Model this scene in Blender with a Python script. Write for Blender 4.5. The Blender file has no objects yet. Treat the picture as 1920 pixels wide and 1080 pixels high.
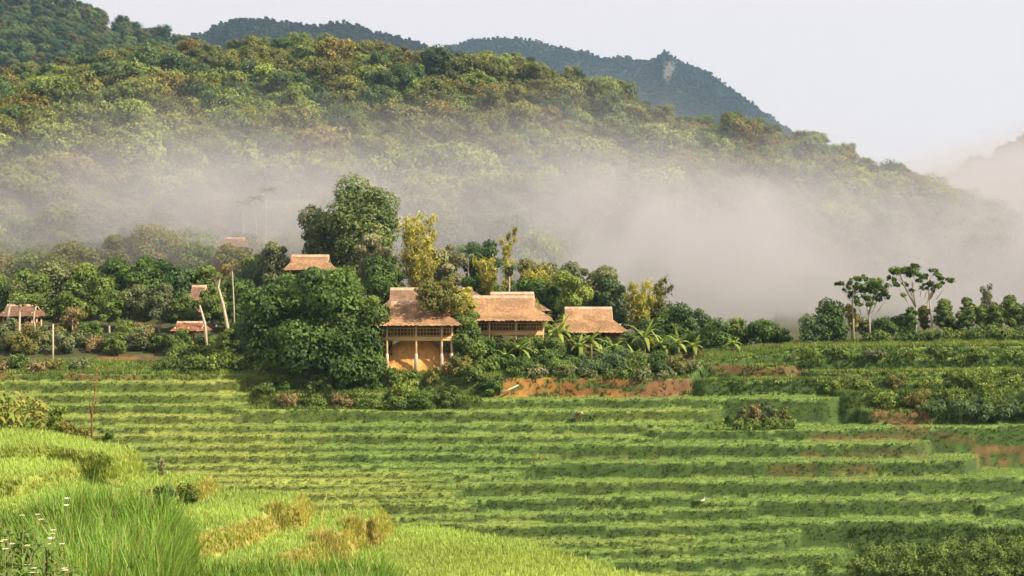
import bpy, math, random
import numpy as np
from mathutils import Vector

# ---------------------------------------------------------------- camera, sky, sun, exposure
SC = bpy.context.scene
COL = SC.collection
F, CX, HY = 2637.0, 960.0, 490.0          # focal length in photo pixels, centre column, eye-level row

cam_data = bpy.data.cameras.new("camera")
cam_data.sensor_width = 36.0
cam_data.lens = 36.0 * F / 1920.0
cam_data.shift_y = -50.0 / 1920.0
cam_data.clip_start = 0.1
cam_data.clip_end = 12000.0
cam = bpy.data.objects.new("camera", cam_data)
cam.rotation_euler = (math.radians(90), 0, 0)
COL.objects.link(cam)
SC.camera = cam

SUN_DIR = Vector((0.70, -0.32, 0.60)).normalized()
world = bpy.data.worlds.new("World")
SC.world = world
world.use_nodes = True
wn = world.node_tree.nodes; wl = world.node_tree.links
wn.clear()
sky = wn.new('ShaderNodeTexSky'); sky.sky_type = 'NISHITA'; sky.sun_disc = False
sky.sun_elevation = math.asin(SUN_DIR.z)
sky.sun_rotation = math.atan2(SUN_DIR.x, SUN_DIR.y)
sky.dust_density = 4.0; sky.air_density = 1.0; sky.ozone_density = 1.0
sscale = wn.new('ShaderNodeVectorMath'); sscale.operation = 'SCALE'; sscale.inputs['Scale'].default_value = 1.0
smix = wn.new('ShaderNodeMix'); smix.data_type = 'RGBA'
smix.inputs['Factor'].default_value = 0.965
smix.inputs['B'].default_value = (4.28, 3.90, 3.84, 1)       # thin even cloud veil over the whole sky
bg = wn.new('ShaderNodeBackground'); bg.inputs['Strength'].default_value = 0.1
wo = wn.new('ShaderNodeOutputWorld')
wl.new(sky.outputs[0], smix.inputs['A'])
wl.new(smix.outputs['Result'], bg.inputs['Color'])
wl.new(bg.outputs[0], wo.inputs['Surface'])

sun_data = bpy.data.lights.new("sun", 'SUN')
sun_data.energy = 5.0; sun_data.angle = math.radians(1.2); sun_data.color = (1.0, 0.85, 0.64)
sun = bpy.data.objects.new("sun", sun_data)
sun.rotation_euler = SUN_DIR.to_track_quat('Z', 'Y').to_euler()
sun.location = (60, -60, 80)
COL.objects.link(sun)

vs = SC.view_settings
vs.view_transform = 'Standard'; vs.look = 'None'; vs.gamma = 1.0; vs.use_curve_mapping = False
vs.exposure = 1.1
cy = SC.cycles
cy.max_bounces = 5; cy.diffuse_bounces = 2; cy.glossy_bounces = 1; cy.transmission_bounces = 2
cy.volume_bounces = 2; cy.transparent_max_bounces = 6
cy.use_denoising = True
cy.use_adaptive_sampling = True; cy.adaptive_threshold = 0.03
cy.volume_step_rate = 1.0; cy.volume_max_steps = 64
cy.caustics_reflective = False; cy.caustics_refractive = False
cy.sample_clamp_indirect = 4.0

# ---------------------------------------------------------------- helpers
rng = np.random.default_rng(7)

def P(px, py, Y):
    return np.array([(px - CX) / F * Y, Y, (HY - py) / F * Y])

def _hash(ix, iy, seed):
    n = (ix.astype(np.int64) * 374761393 + iy.astype(np.int64) * 668265263 + seed * 1442695041) & 0xffffffff
    n = ((n ^ (n >> 13)) * 1274126177) & 0xffffffff
    return ((n ^ (n >> 16)) & 0xffff) / 65535.0

def vnoise(x, y, seed=0):
    x = np.asarray(x, float); y = np.asarray(y, float)
    ix = np.floor(x); iy = np.floor(y)
    fx = x - ix; fy = y - iy
    fx = fx * fx * (3 - 2 * fx); fy = fy * fy * (3 - 2 * fy)
    a = _hash(ix, iy, seed); b = _hash(ix + 1, iy, seed)
    c = _hash(ix, iy + 1, seed); d = _hash(ix + 1, iy + 1, seed)
    return (a * (1 - fx) + b * fx) * (1 - fy) + (c * (1 - fx) + d * fx) * fy

def fbm(x, y, seed=0, octv=4):
    s = 0.0; a = 0.5; t = 0.0
    for k in range(octv):
        s = s + a * vnoise(x * 2 ** k, y * 2 ** k, seed + 17 * k); t += a; a *= 0.5
    return s / t - 0.5

def sstep(a, b, x):
    t = np.clip((np.asarray(x, float) - a) / (b - a), 0, 1)
    return t * t * (3 - 2 * t)

def make_mesh(name, verts, faces, mat=None, col=None, smooth=False, extra=None):
    """faces: list of (M,k) index arrays; col: (N,3) point colour attribute; extra: dict of float point attributes"""
    me = bpy.data.meshes.new(name)
    verts = np.asarray(verts, np.float32)
    if not isinstance(faces, list):
        faces = [faces]
    faces = [np.asarray(f, np.int32) for f in faces if len(f)]
    me.vertices.add(len(verts)); me.vertices.foreach_set('co', verts.ravel())
    nl = sum(f.size for f in faces); npoly = sum(len(f) for f in faces)
    me.loops.add(nl); me.polygons.add(npoly)
    me.loops.foreach_set('vertex_index', np.concatenate([f.ravel() for f in faces]))
    tot = np.concatenate([np.full(len(f), f.shape[1], np.int32) for f in faces])
    me.polygons.foreach_set('loop_start', np.concatenate([[0], np.cumsum(tot)[:-1]]).astype(np.int32))
    if smooth:
        me.polygons.foreach_set('use_smooth', np.ones(npoly, bool))
    if col is not None:
        at = me.attributes.new('col', 'FLOAT_COLOR', 'POINT')
        c4 = np.ones((len(verts), 4), np.float32); c4[:, :3] = col
        at.data.foreach_set('color', c4.ravel())
    for k, v in (extra or {}).items():
        at = me.attributes.new(k, 'FLOAT', 'POINT'); at.data.foreach_set('value', np.asarray(v, np.float32))
    me.update(calc_edges=True)
    if mat is not None:
        me.materials.append(mat)
    return me

def link(name, me, parent=None, loc=None):
    o = bpy.data.objects.new(name, me)
    COL.objects.link(o)
    if parent is not None:
        o.parent = parent
    if loc is not None:
        o.location = loc
    return o

def tag(o, label=None, cat=None, group=None, kind=None):
    if label: o['label'] = label
    if cat: o['category'] = cat
    if group: o['group'] = group
    if kind: o['kind'] = kind
    return o

def thing(name, label, cat, loc, group=None, rz=0.0):
    o = bpy.data.objects.new(name, None)
    o.empty_display_size = 0.3
    COL.objects.link(o)
    o.location = loc; o.rotation_euler = (0, 0, rz)
    return tag(o, label, cat, group)

class Geo:
    """collects numpy pieces into one mesh"""
    def __init__(s): s.v = []; s.q = []; s.t = []; s.c = []; s.n = 0
    def add(s, v, quads=None, tris=None, col=(1, 1, 1)):
        v = np.asarray(v, float).reshape(-1, 3)
        if quads is not None and len(quads): s.q.append(np.asarray(quads) + s.n)
        if tris is not None and len(tris): s.t.append(np.asarray(tris) + s.n)
        c = np.asarray(col, float)
        s.c.append(np.broadcast_to(c, (len(v), 3)))
        s.v.append(v); s.n += len(v)
    def mesh(s, name, mat, smooth=False):
        f = []
        if s.q: f.append(np.concatenate(s.q))
        if s.t: f.append(np.concatenate(s.t))
        return make_mesh(name, np.concatenate(s.v), f, mat, np.concatenate(s.c), smooth)
    def box(s, c, d, rot=None, col=(1, 1, 1)):
        c = np.asarray(c, float); d = np.asarray(d, float) / 2
        v = np.array([[x, y, z] for x in (-1, 1) for y in (-1, 1) for z in (-1, 1)]) * d
        if rot is not None: v = v @ np.asarray(rot).T
        s.add(v + c, [[0, 1, 3, 2], [4, 6, 7, 5], [0, 4, 5, 1], [2, 3, 7, 6], [0, 2, 6, 4], [1, 5, 7, 3]], col=col)
    def tube(s, pts, rad, n=7, col=(1, 1, 1), jit=0.0):
        pts = np.asarray(pts, float); rad = np.broadcast_to(np.asarray(rad, float), (len(pts),))
        ring = []
        for i in range(len(pts)):
            t = pts[min(i + 1, len(pts) - 1)] - pts[max(i - 1, 0)]
            t = t / (np.linalg.norm(t) + 1e-9)
            a = np.cross(t, [0.31, 0.93, 0.17]); a /= np.linalg.norm(a) + 1e-9
            b = np.cross(t, a)
            th = np.linspace(0, 2 * np.pi, n, endpoint=False)
            rr = rad[i] * (1 + jit * (rng.random(n) - 0.5))
            ring.append(pts[i] + np.outer(np.cos(th) * rr, a) + np.outer(np.sin(th) * rr, b))
        v = np.concatenate(ring); q = []
        for i in range(len(pts) - 1):
            for k in range(n):
                q.append([i * n + k, i * n + (k + 1) % n, (i + 1) * n + (k + 1) % n, (i + 1) * n + k])
        s.add(v, q, col=col)
        tip = np.array([pts[0], pts[-1]]); base = s.n
        s.add(tip, col=col if np.ndim(col) == 1 else (1, 1, 1))
        o = base - len(v); m = (len(pts) - 1) * n
        s.t.append(np.array([[base + 1, o + m + k, o + m + (k + 1) % n] for k in range(n)] + [[base, o + (k + 1) % n, o + k] for k in range(n)]))

# ---------------------------------------------------------------- materials
def new_mat(name):
    m = bpy.data.materials.new(name); m.use_nodes = True
    nt = m.node_tree
    for n in list(nt.nodes): nt.nodes.remove(n)
    return m, nt.nodes, nt.links

def foliage_mat(name, transl=0.30, instancer=False, rough=0.6, spec=0.25):
    m, N, L = new_mat(name)
    at = N.new('ShaderNodeAttribute'); at.attribute_name = 'col'
    mul = N.new('ShaderNodeMix'); mul.data_type = 'RGBA'; mul.blend_type = 'MULTIPLY'; mul.inputs['Factor'].default_value = 1
    if instancer:
        oi = N.new('ShaderNodeAttribute'); oi.attribute_type = 'INSTANCER'; oi.attribute_name = 'icol'
    else:
        oi = N.new('ShaderNodeObjectInfo')
    L.new(at.outputs['Color'], mul.inputs['A']); L.new(oi.outputs['Color'], mul.inputs['B'])
    p = N.new('ShaderNodeBsdfPrincipled'); p.inputs['Roughness'].default_value = rough
    p.inputs['Specular IOR Level'].default_value = spec
    tr = N.new('ShaderNodeBsdfTranslucent')
    tc = N.new('ShaderNodeMix'); tc.data_type = 'RGBA'; tc.blend_type = 'MULTIPLY'; tc.inputs['Factor'].default_value = 1
    tc.inputs['B'].default_value = (1.25, 1.2, 0.6, 1)
    L.new(mul.outputs['Result'], tc.inputs['A'])
    mx = N.new('ShaderNodeMixShader'); mx.inputs[0].default_value = transl
    L.new(mul.outputs['Result'], p.inputs['Base Color']); L.new(tc.outputs['Result'], tr.inputs['Color'])
    L.new(p.outputs[0], mx.inputs[1]); L.new(tr.outputs[0], mx.inputs[2])
    o = N.new('ShaderNodeOutputMaterial'); L.new(mx.outputs[0], o.inputs[0])
    return m

def solid_mat(name, c1, c2, scale=3.0, rough=0.85, bump=0.3, stretch=(1, 1, 1), attr=False):
    """noise-mottled surface between two colours; attr multiplies by the 'col' point colour"""
    m, N, L = new_mat(name)
    tc = N.new('ShaderNodeTexCoord'); mp = N.new('ShaderNodeMapping'); mp.inputs['Scale'].default_value = stretch
    L.new(tc.outputs['Object'], mp.inputs[0])
    nz = N.new('ShaderNodeTexNoise'); nz.inputs['Scale'].default_value = scale; nz.inputs['Detail'].default_value = 5; nz.inputs['Roughness'].default_value = 0.65
    L.new(mp.outputs[0], nz.inputs['Vector'])
    cr = N.new('ShaderNodeValToRGB'); cr.color_ramp.elements[0].position = 0.34; cr.color_ramp.elements[1].position = 0.66
    cr.color_ramp.elements[0].color = (*c1, 1); cr.color_ramp.elements[1].color = (*c2, 1)
    L.new(nz.outputs['Fac'], cr.inputs[0])
    p = N.new('ShaderNodeBsdfPrincipled'); p.inputs['Roughness'].default_value = rough; p.inputs['Specular IOR Level'].default_value = 0.25
    src = cr.outputs[0]
    if attr:
        at = N.new('ShaderNodeAttribute'); at.attribute_name = 'col'
        mul = N.new('ShaderNodeMix'); mul.data_type = 'RGBA'; mul.blend_type = 'MULTIPLY'; mul.inputs['Factor'].default_value = 1
        L.new(src, mul.inputs['A']); L.new(at.outputs['Color'], mul.inputs['B']); src = mul.outputs['Result']
    L.new(src, p.inputs['Base Color'])
    if bump:
        bp = N.new('ShaderNodeBump'); bp.inputs['Strength'].default_value = bump; bp.inputs['Distance'].default_value = 0.05
        L.new(nz.outputs['Fac'], bp.inputs['Height']); L.new(bp.outputs[0], p.inputs['Normal'])
    o = N.new('ShaderNodeOutputMaterial'); L.new(p.outputs[0], o.inputs[0])
    return m

LEAF = foliage_mat('leaf_tissue', 0.30)
LEAF_I = foliage_mat('leaf_tissue_forest', 0.25, instancer=True)
RICE = foliage_mat('rice_blades', 0.35, rough=0.55)
BARK = solid_mat('bark', (0.10, 0.075, 0.05), (0.24, 0.19, 0.13), 6, stretch=(3, 3, 0.6))
PALEBARK = solid_mat('pale_bark', (0.30, 0.25, 0.18), (0.52, 0.45, 0.34), 5, stretch=(3, 3, 0.8))
THATCH = solid_mat('thatch', (0.72, 0.68, 0.64), (1.0, 1.0, 1.0), 5, rough=0.95, stretch=(5, 1, 1), attr=True)
WOOD = solid_mat('weathered_wood', (0.38, 0.25, 0.14), (0.62, 0.44, 0.27), 5, stretch=(2, 2, 0.5))
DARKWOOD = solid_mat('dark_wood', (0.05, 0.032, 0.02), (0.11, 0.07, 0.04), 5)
BAMBOO = solid_mat('bamboo_wall', (0.36, 0.20, 0.07), (0.62, 0.38, 0.14), 9, stretch=(4, 4, 0.5))
CONCRETE = solid_mat('limewashed_concrete', (0.40, 0.32, 0.25), (0.60, 0.50, 0.40), 3)
EARTH = solid_mat('ochre_earth', (0.40, 0.18, 0.05), (0.62, 0.36, 0.12), 1.3, bump=0.8)
GROUND = solid_mat('field_ground', (0.65, 0.65, 0.65), (1.1, 1.1, 1.1), 1.2, attr=True, bump=0.6)
# ---------------------------------------------------------------- the far terraced slope and the knoll behind it
def Yb(py):                      # distance of the far slope's mean surface at a photo row
    p = np.asarray(py, float) - 700.0
    return 145.0 - 0.078 * p + np.where(p > 0, 5.2e-5 * p * p, 0.0)

def slope_Y(Y):                  # evenly stepped slope position -> the true, curved one
    return float(Yb(700 + (145.0 - Y) * 380.0 / 42.0))

RICE_H = 0.12
EDGES = [  # front lips of the far terraces (photo points along each lip)
    [(-400, 716), (110, 714), (470, 712)],
    [(-400, 742), (90, 739), (470, 737), (725, 734)],
    [(-400, 760), (130, 758), (470, 757)],
    [(-400, 780), (130, 778), (467, 778)],
    [(850, 748), (1400, 744), (1580, 746)],
    [(425, 768), (600, 765), (740, 770), (1000, 768), (1360, 767)],
    [(-400, 802), (200, 798), (760, 795), (1340, 793)],
    [(-400, 818), (220, 815), (700, 812), (1150, 816), (1245, 822)],
    [(1205, 807), (1580, 803), (1600, 799), (2320, 790)],
    [(-400, 834), (240, 832), (480, 832), (600, 835), (1060, 834), (1080, 829), (1200, 831), (1745, 829)],
    [(-400, 856), (260, 852), (600, 850), (930, 850), (960, 856), (1058, 856)],
    [(-400, 873), (330, 871), (600, 870), (990, 872), (1005, 866), (1200, 864), (1835, 861)],
    [(-400, 888), (395, 886), (600, 885), (850, 884), (880, 888), (995, 888)],
    [(-400, 898), (420, 897), (600, 897), (860, 898)],
    [(-400, 910), (455, 907), (860, 908), (875, 904), (1400, 899), (1700, 897), (1920, 890), (2320, 884)],
    [(-400, 924), (500, 922), (880, 921)],
    [(-400, 945), (600, 942), (800, 943), (910, 947)],
    [(700, 938), (758, 936), (1000, 933), (1325, 926)],
    [(1285, 938), (1500, 935), (1900, 929)],
    [(-400, 970), (780, 966), (892, 963), (1200, 957), (1432, 950)],
    [(1820, 946), (2320, 940)],
    [(-400, 985), (830, 980), (1090, 983), (1200, 985), (1400, 977), (1870, 971)],
    [(1800, 981), (2320, 974)],
    [(-400, 1018), (1130, 1014), (1200, 1010), (1510, 999)],
    [(-400, 1034), (1140, 1030), (1200, 1025), (1485, 1015)],
    [(-400, 1056), (1190, 1051), (1400, 1041), (1600, 1034)],
    [(-400, 1082), (1300, 1076), (1700, 1062), (2320, 1050)],
    [(-400, 1118), (1300, 1108), (2320, 1095)],
    [(-400, 1150), (1300, 1140), (2320, 1125)],
    [(1290, 713), (1600, 710), (1900, 712)],
    [(1310, 685), (1500, 683)],
    [(1505, 698), (1800, 694), (2320, 690)],
    [(1455, 664), (1520, 668), (1900, 668), (2320, 664)],
    [(1610, 772), (2320, 765)],
    [(1560, 735), (2320, 728)],
]
TOP_PX = [-400, 470, 560, 700, 900, 1290, 1320, 1455, 1500, 2400]
TOP_PY = [700, 699, 700, 696, 706, 708, 678, 660, 651, 641]

def top_py(px): return np.interp(px, TOP_PX, TOP_PY)

_wig = 3.0
def edge_py(e, px):
    p = EDGES[e]; xs = [a[0] for a in p]; ys = [a[1] for a in p]
    y = np.interp(px, xs, ys, left=np.nan, right=np.nan)
    return y + 2.2 * (vnoise(px / 55.0, np.zeros_like(px) + e * 3.7, 5) - 0.5) + 1.4 * (vnoise(px / 14.0, np.zeros_like(px) + e * 1.3, 9) - 0.5)

def knoll(px, d):
    KD = np.array([0, 10, 25, 45, 70, 110, 160.0])
    KX = np.array([-400, 300, 600, 900, 1200, 1480, 2400.0])
    KT = np.array([[0, .8, 3, 6, 8.5, 12, 13], [0, .8, 3, 6, 8.5, 12, 12], [0, 1.6, 4.5, 7, 8, 5, 1],
                   [0, 1.9, 4.2, 5.5, 4, -4, -10], [0, 1.2, 2.3, 1.5, -4, -10, -14], [0, .2, -1.5, -6, -10, -13, -15], [0, .4, -1.5, -6, -10, -14, -16]])
    rows = np.stack([np.interp(d, KD, KT[i]) for i in range(len(KX))])      # (7, N)
    i = np.clip(np.searchsorted(KX, px) - 1, 0, len(KX) - 2)
    w = np.clip((px - KX[i]) / (KX[i + 1] - KX[i]), 0, 1)
    n = np.arange(len(px))
    return rows[i, n] * (1 - w) + rows[i + 1, n] * w

def far_ground(px, Y):
    """height, terrace id (-1 none), on-riser flag for flat arrays"""
    px = np.asarray(px, float).ravel(); Y = np.asarray(Y, float).ravel()
    zb = np.full(len(px), -35.0); idx = np.full(len(px), -1); ris = np.zeros(len(px), bool)
    for e in range(len(EDGES)):
        py = edge_py(e, px); ok = ~np.isnan(py); pyc = np.where(ok, py, 900)
        Ye = Yb(pyc); Ze = -(pyc - HY) / F * Ye - RICE_H
        dl = np.minimum(px - EDGES[e][0][0], EDGES[e][-1][0] - px)         # lips curve back into the slope where they end
        Ye = Ye + 1.6 * np.clip(1 - dl / 34.0, 0, 1) ** 2
        ze = np.where(ok, Ze - 4.0 * np.maximum(0, Ye - Y), -99)
        up = ze > zb
        zb = np.where(up, ze, zb); idx = np.where(up, e, idx); ris = np.where(up, Y < Ye, ris)
    tp = top_py(px); Yt = Yb(tp); Zt = -(tp - HY) / F * Yt - 0.15
    x = (px - CX) / F * Y
    rough = 0.5 * fbm(x / 0.8, Y / 0.35, 13) * sstep(0.02, 0.3, Yt - Y)
    zk = Zt + rough + knoll(px, np.maximum(0, Y - Yt)) + 0.5 * fbm(x / 6, Y / 6, 3) * sstep(0, 6, Y - Yt) - 2.2 * np.maximum(0, Yt - Y)
    up = zk > zb
    zb = np.where(up, zk, zb); idx = np.where(up, -1, idx); ris = np.where(up, Y < Yt, ris)
    return zb + 0.06 * fbm(x / 0.8, Y / 0.8, 11), idx, ris

def gz(px, Y):
    return float(far_ground(np.array([px]), np.array([Y]))[0][0])

# reddish bare earth on banks and risers (photo rectangles: px0, px1, py0, py1, strength)
SOIL = [(925, 1295, 710, 744, 1.0), (1340, 1510, 686, 708, 0.7), (1635, 1745, 766, 800, 1.0), (1520, 1830, 814, 828, 0.42),
        (1825, 2000, 838, 874, 0.9), (190, 300, 668, 692, 0.9), (-50, 40, 680, 705, 0.8), (1000, 1250, 852, 864, 0.3),
        (1500, 1800, 848, 860, 0.3), (1270, 1330, 660, 680, 0.8), (1440, 1640, 870, 900, 0.35), (120, 260, 700, 712, 0.6)]
def soil_amount(px, py):
    s = np.zeros(len(px))
    for a, b, c, d, k in SOIL:
        m = sstep(a - 14, a + 14, px) * (1 - sstep(b - 14, b + 14, px)) * sstep(c - 5, c + 4, py) * (1 - sstep(d - 4, d + 5, py))
        s = np.maximum(s, m * k)
    n = fbm(px / 46, py / 11, 21) * 3.4 + fbm(px / 9, py / 4, 22) * 2.2
    return np.clip(s * (0.85 + n), 0, 1)

def rice_ripe(x, Y, px, idx):
    return np.clip(0.55 - (px - 300) / 1700 + 1.6 * fbm(x / 14, Y / 5, 101) + 0.5 * (vnoise(idx * 1.7, idx * 0.0, 102) - .5), 0, 1)[:, None]
def rice_col(ripe):
    return np.array([0.170, 0.262, 0.060]) * (1 - ripe) + np.array([0.285, 0.335, 0.075]) * ripe

def build_far_ground():
    pxs = np.concatenate([np.arange(-420, -30, 12.0), np.arange(-30, 1950, 4.5), np.arange(1950, 2341, 12.0)])
    Ys = np.concatenate([np.concatenate([np.arange(82, 110, 1.0), np.arange(110, 151, 0.14)]), np.arange(151, 172, 0.7), np.arange(172, 300, 2.0)])
    PX, YY = np.meshgrid(pxs, Ys)
    z, idx, ris = far_ground(PX, YY)
    x = (PX.ravel() - CX) / F * YY.ravel(); y = YY.ravel()
    v = np.stack([x, y, z], 1)
    nx = len(pxs); ny = len(Ys)
    i = np.arange(nx * ny).reshape(ny, nx)
    q = np.stack([i[:-1, :-1], i[:-1, 1:], i[1:, 1:], i[1:, :-1]], -1).reshape(-1, 4)
    px = PX.ravel(); py = HY - z / y * F
    so = soil_amount(px, py)[:, None]
    n = fbm(x / 3, y / 3, 31)[:, None]
    zg = z.reshape(ny, nx); xg = x.reshape(ny, nx)
    steep = (np.abs(np.diff(zg, axis=1, append=zg[:, -1:])) > 0.14) | (np.abs(np.diff(zg, axis=1, prepend=zg[:, :1])) > 0.14)
    ris = ris | (steep.ravel() & (y < Yb(top_py(px))))
    ripe = rice_ripe(x, y, px, idx)
    green = rice_col(ripe) * (1 + 0.35 * n) * 0.9
    nr = 0.6 * fbm(x / 2.2, y * 1.1, 103)[:, None] + 0.7 * fbm(x / 0.5, z / 0.35, 105)[:, None]
    bank = (np.array([0.046, 0.086, 0.016]) * (1 - ripe * .7) + np.array([0.115, 0.142, 0.027]) * ripe * .7) * (1 + 1.0 * nr)
    green = np.where(ris[:, None], bank, green)
    wood = np.array([0.055, 0.062, 0.022]) * (1 + 0.6 * n)
    far = sstep(4, 12, y - Yb(top_py(px)))[:, None]
    green = green * (1 - far) + wood * far
    n2 = fbm(x / 1.2, y / 1.2, 41)[:, None]
    och = ((px > 900) & (px < 1180) & (py < 760))[:, None]
    earth = np.where(och, np.array([0.30, 0.155, 0.038]), np.array([0.175, 0.092, 0.040])) * (1 + 0.7 * n2) * (1 - 0.5 * sstep(0.0, 0.25, fbm(x / 5, y / 5, 43))[:, None] * np.array([.7, 1.0, .9]))
    col = green * (1 - so) + earth * so
    o = link('terraced_hillside_terrain', make_mesh('terraced_hillside_terrain', v, q, GROUND, col, True))
    tag(o, kind='structure')
build_far_ground()

# ---------------------------------------------------------------- the near hill (terraces at the lower left) and the near bank
# each riser: lip points in the photo and the level of the plot behind it
N_RH = 0.17
RISERS = []
_lips = [(-5.15, [(-500, 830), (0, 828), (100, 826), (190, 838), (212, 845)]),
         (-5.50, [(-500, 905), (40, 888), (63, 881), (140, 862), (205, 850), (240, 852)]),
         (-5.90, [(-500, 960), (150, 930), (206, 921), (280, 905), (350, 893), (374, 897)]),
         (-6.30, [(-500, 1060), (340, 1000), (420, 976), (480, 958), (530, 938), (549, 938)]),
         (-6.85, [(-500, 1150), (480, 1040), (580, 1011), (640, 984), (690, 962), (700, 965)])]
for zc, pts in _lips:
    w = []
    for px, py in pts:
        Y = -zc * F / (py - HY); w.append(((px - CX) / F * Y, Y))
    RISERS.append((zc, np.array(w)))
BROW = []
for px, py, zc in [(-700, 800, -5.15), (0, 795, -5.15), (100, 801, -5.15), (190, 832, -5.3), (250, 852, -5.5), (335, 880, -5.9), (430, 900, -6.15),
                   (530, 924, -6.4), (600, 938, -6.7), (690, 955, -7.0), (760, 968, -7.3), (820, 977, -7.45), (1000, 1010, -7.45), (1100, 1040, -7.45), (1180, 1060, -7.45), (1310, 1082, -7.45), (1700, 1180, -7.45)]:
    Y = -zc * F / (py - HY); BROW.append(((px - CX) / F * Y, Y))
BROW = np.array(BROW)

def near_ground(x, y, lip=0.0):
    x = np.asarray(x, float).ravel(); y = np.asarray(y, float).ravel()
    z = np.full(len(x), -7.45 - N_RH); lvl = np.full(len(x), len(RISERS)); ris = np.zeros(len(x), bool)
    wob = 0.30 * fbm(x / 1.1, y / 1.1, 51) + 0.12 * fbm(x / 0.5, y / 0.5, 52)
    for k in range(len(RISERS) - 1, -1, -1):
        zc, w = RISERS[k]
        yl = np.interp(x, w[:, 0], w[:, 1]) + wob
        xe = w[-1, 0] + 0.9 * wob + 0.16 * np.maximum(0, w[-1, 1] - y) * 0 + 0.02 * (y - w[-1, 1])
        m = (np.interp(x + .25, w[:, 0], w[:, 1]) - np.interp(x - .25, w[:, 0], w[:, 1])) / .5
        d = np.minimum((y - yl) / np.sqrt(1 + m * m), (xe - x))     # inside > 0
        zr = zc - N_RH - 1.7 * np.maximum(0, -d)
        up = zr > z
        z = np.where(up, zr, z); lvl = np.where(up, k, lvl); ris = np.where(up, d < lip, ris)
    # the brow: beyond it the hill falls to the valley
    yb = np.interp(x, BROW[:, 0], BROW[:, 1]) + wob * 0.8
    over = np.maximum(0, y - yb)
    z = z - 0.85 * over - 0.25 * np.minimum(over, 1.0)
    # low bund crossing the widest plot
    # ground drops toward the camera's own bank
    z = z + 0.05 * fbm(x / 0.7, y / 0.7, 53)
    return z, lvl, ris, over

def near_col(x, y):
    var = fbm(x / 2.6, y / 2.6, 111)[:, None]; var2 = fbm(x / 0.6, y / 0.6, 113)[:, None]
    return np.array([0.27, 0.365, 0.082]) * (1 + 0.5 * var + 0.18 * var2) + np.array([0.07, 0.02, 0]) * np.maximum(0, fbm(x / 5, y / 5, 112))[:, None] * 2

def build_near_ground():
    xs = np.concatenate([np.arange(-32, -18, 0.4), np.arange(-18, 6, 0.08), np.arange(6, 22.01, 0.4)]); ys = np.concatenate([np.arange(20, 31, 0.4), np.arange(31, 47, 0.08), np.arange(47, 48, 0.2), np.arange(48, 92, 0.8)])
    X, Y = np.meshgrid(xs, ys)
    z, lvl, ris, over = near_ground(X, Y, 0.10)
    z = np.maximum(z, -36.0)
    v = np.stack([X.ravel(), Y.ravel(), z], 1)
    i = np.arange(len(v)).reshape(len(ys), len(xs))
    q = np.stack([i[:-1, :-1], i[:-1, 1:], i[1:, 1:], i[1:, :-1]], -1).reshape(-1, 4)
    n = fbm(v[:, 0] / 1.5, v[:, 1] / 1.5, 61)[:, None]
    col = near_col(v[:, 0], v[:, 1]) * 0.9
    yel = sstep(-11.5, -8.0, v[:, 0])[:, None]
    dry = (np.array([0.19, 0.235, 0.05]) * (1 - yel) + np.array([0.22, 0.19, 0.055]) * yel) * (1 + 0.9 * fbm(v[:, 0] / .5, v[:, 1] / .3 + v[:, 2] / .3, 62)[:, None])
    zg = z.reshape(len(ys), len(xs))
    st = (np.abs(np.diff(zg, axis=1, append=zg[:, -1:])) > 0.06) | (np.abs(np.diff(zg, axis=0, append=zg[-1:])) > 0.06)
    r = np.maximum(ris, st.ravel())[:, None] * 0.95
    col = col * (1 - r) + dry * r
    tag(link('near_hill_terrain', make_mesh('near_hill_terrain', v, q, GROUND, col, True)), kind='structure')
build_near_ground()

def bank_z(x, y):
    px = np.asarray(x) / np.asarray(y) * F + CX
    left = 1 - sstep(300, 380, px)
    z = -4.02 + 0.22 * left
    z = z - 2.5 * sstep(740, 860, px) - 0.55 * np.maximum(0, y - np.where(px < 360, 17.6, 16.4)) 
    z = z + 0.25 * (1 - sstep(0, 130, px))
    return z + 0.10 * fbm(x / 0.6, y / 0.6, 71)

def build_bank():
    xs = np.arange(-9, 3.01, 0.1); ys = np.arange(7, 23, 0.12)
    X, Y = np.meshgrid(xs, ys)
    z = bank_z(X.ravel(), Y.ravel())
    v = np.stack([X.ravel(), Y.ravel(), z], 1)
    i = np.arange(len(v)).reshape(len(ys), len(xs))
    q = np.stack([i[:-1, :-1], i[:-1, 1:], i[1:, 1:], i[1:, :-1]], -1).reshape(-1, 4)
    n = fbm(v[:, 0] / 0.5, v[:, 1] / 0.5, 72)[:, None]
    tag(link('near_bank_terrain', make_mesh('near_bank_terrain', v, q, GROUND, np.array([0.05, 0.085, 0.02]) * (1 + n), True)), kind='structure')
build_bank()

# one sheet under everything, out to the horizon
def build_ground():
    s = 2600.0
    v = [[-s, -100, -46], [s, -100, -46], [s, 3000, -46], [-s, 3000, -46]]
    tag(link('ground', make_mesh('ground', v, [np.array([[0, 1, 2, 3]])], GROUND, np.array([[0.05, 0.07, 0.02]] * 4))), kind='structure')
build_ground()

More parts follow.
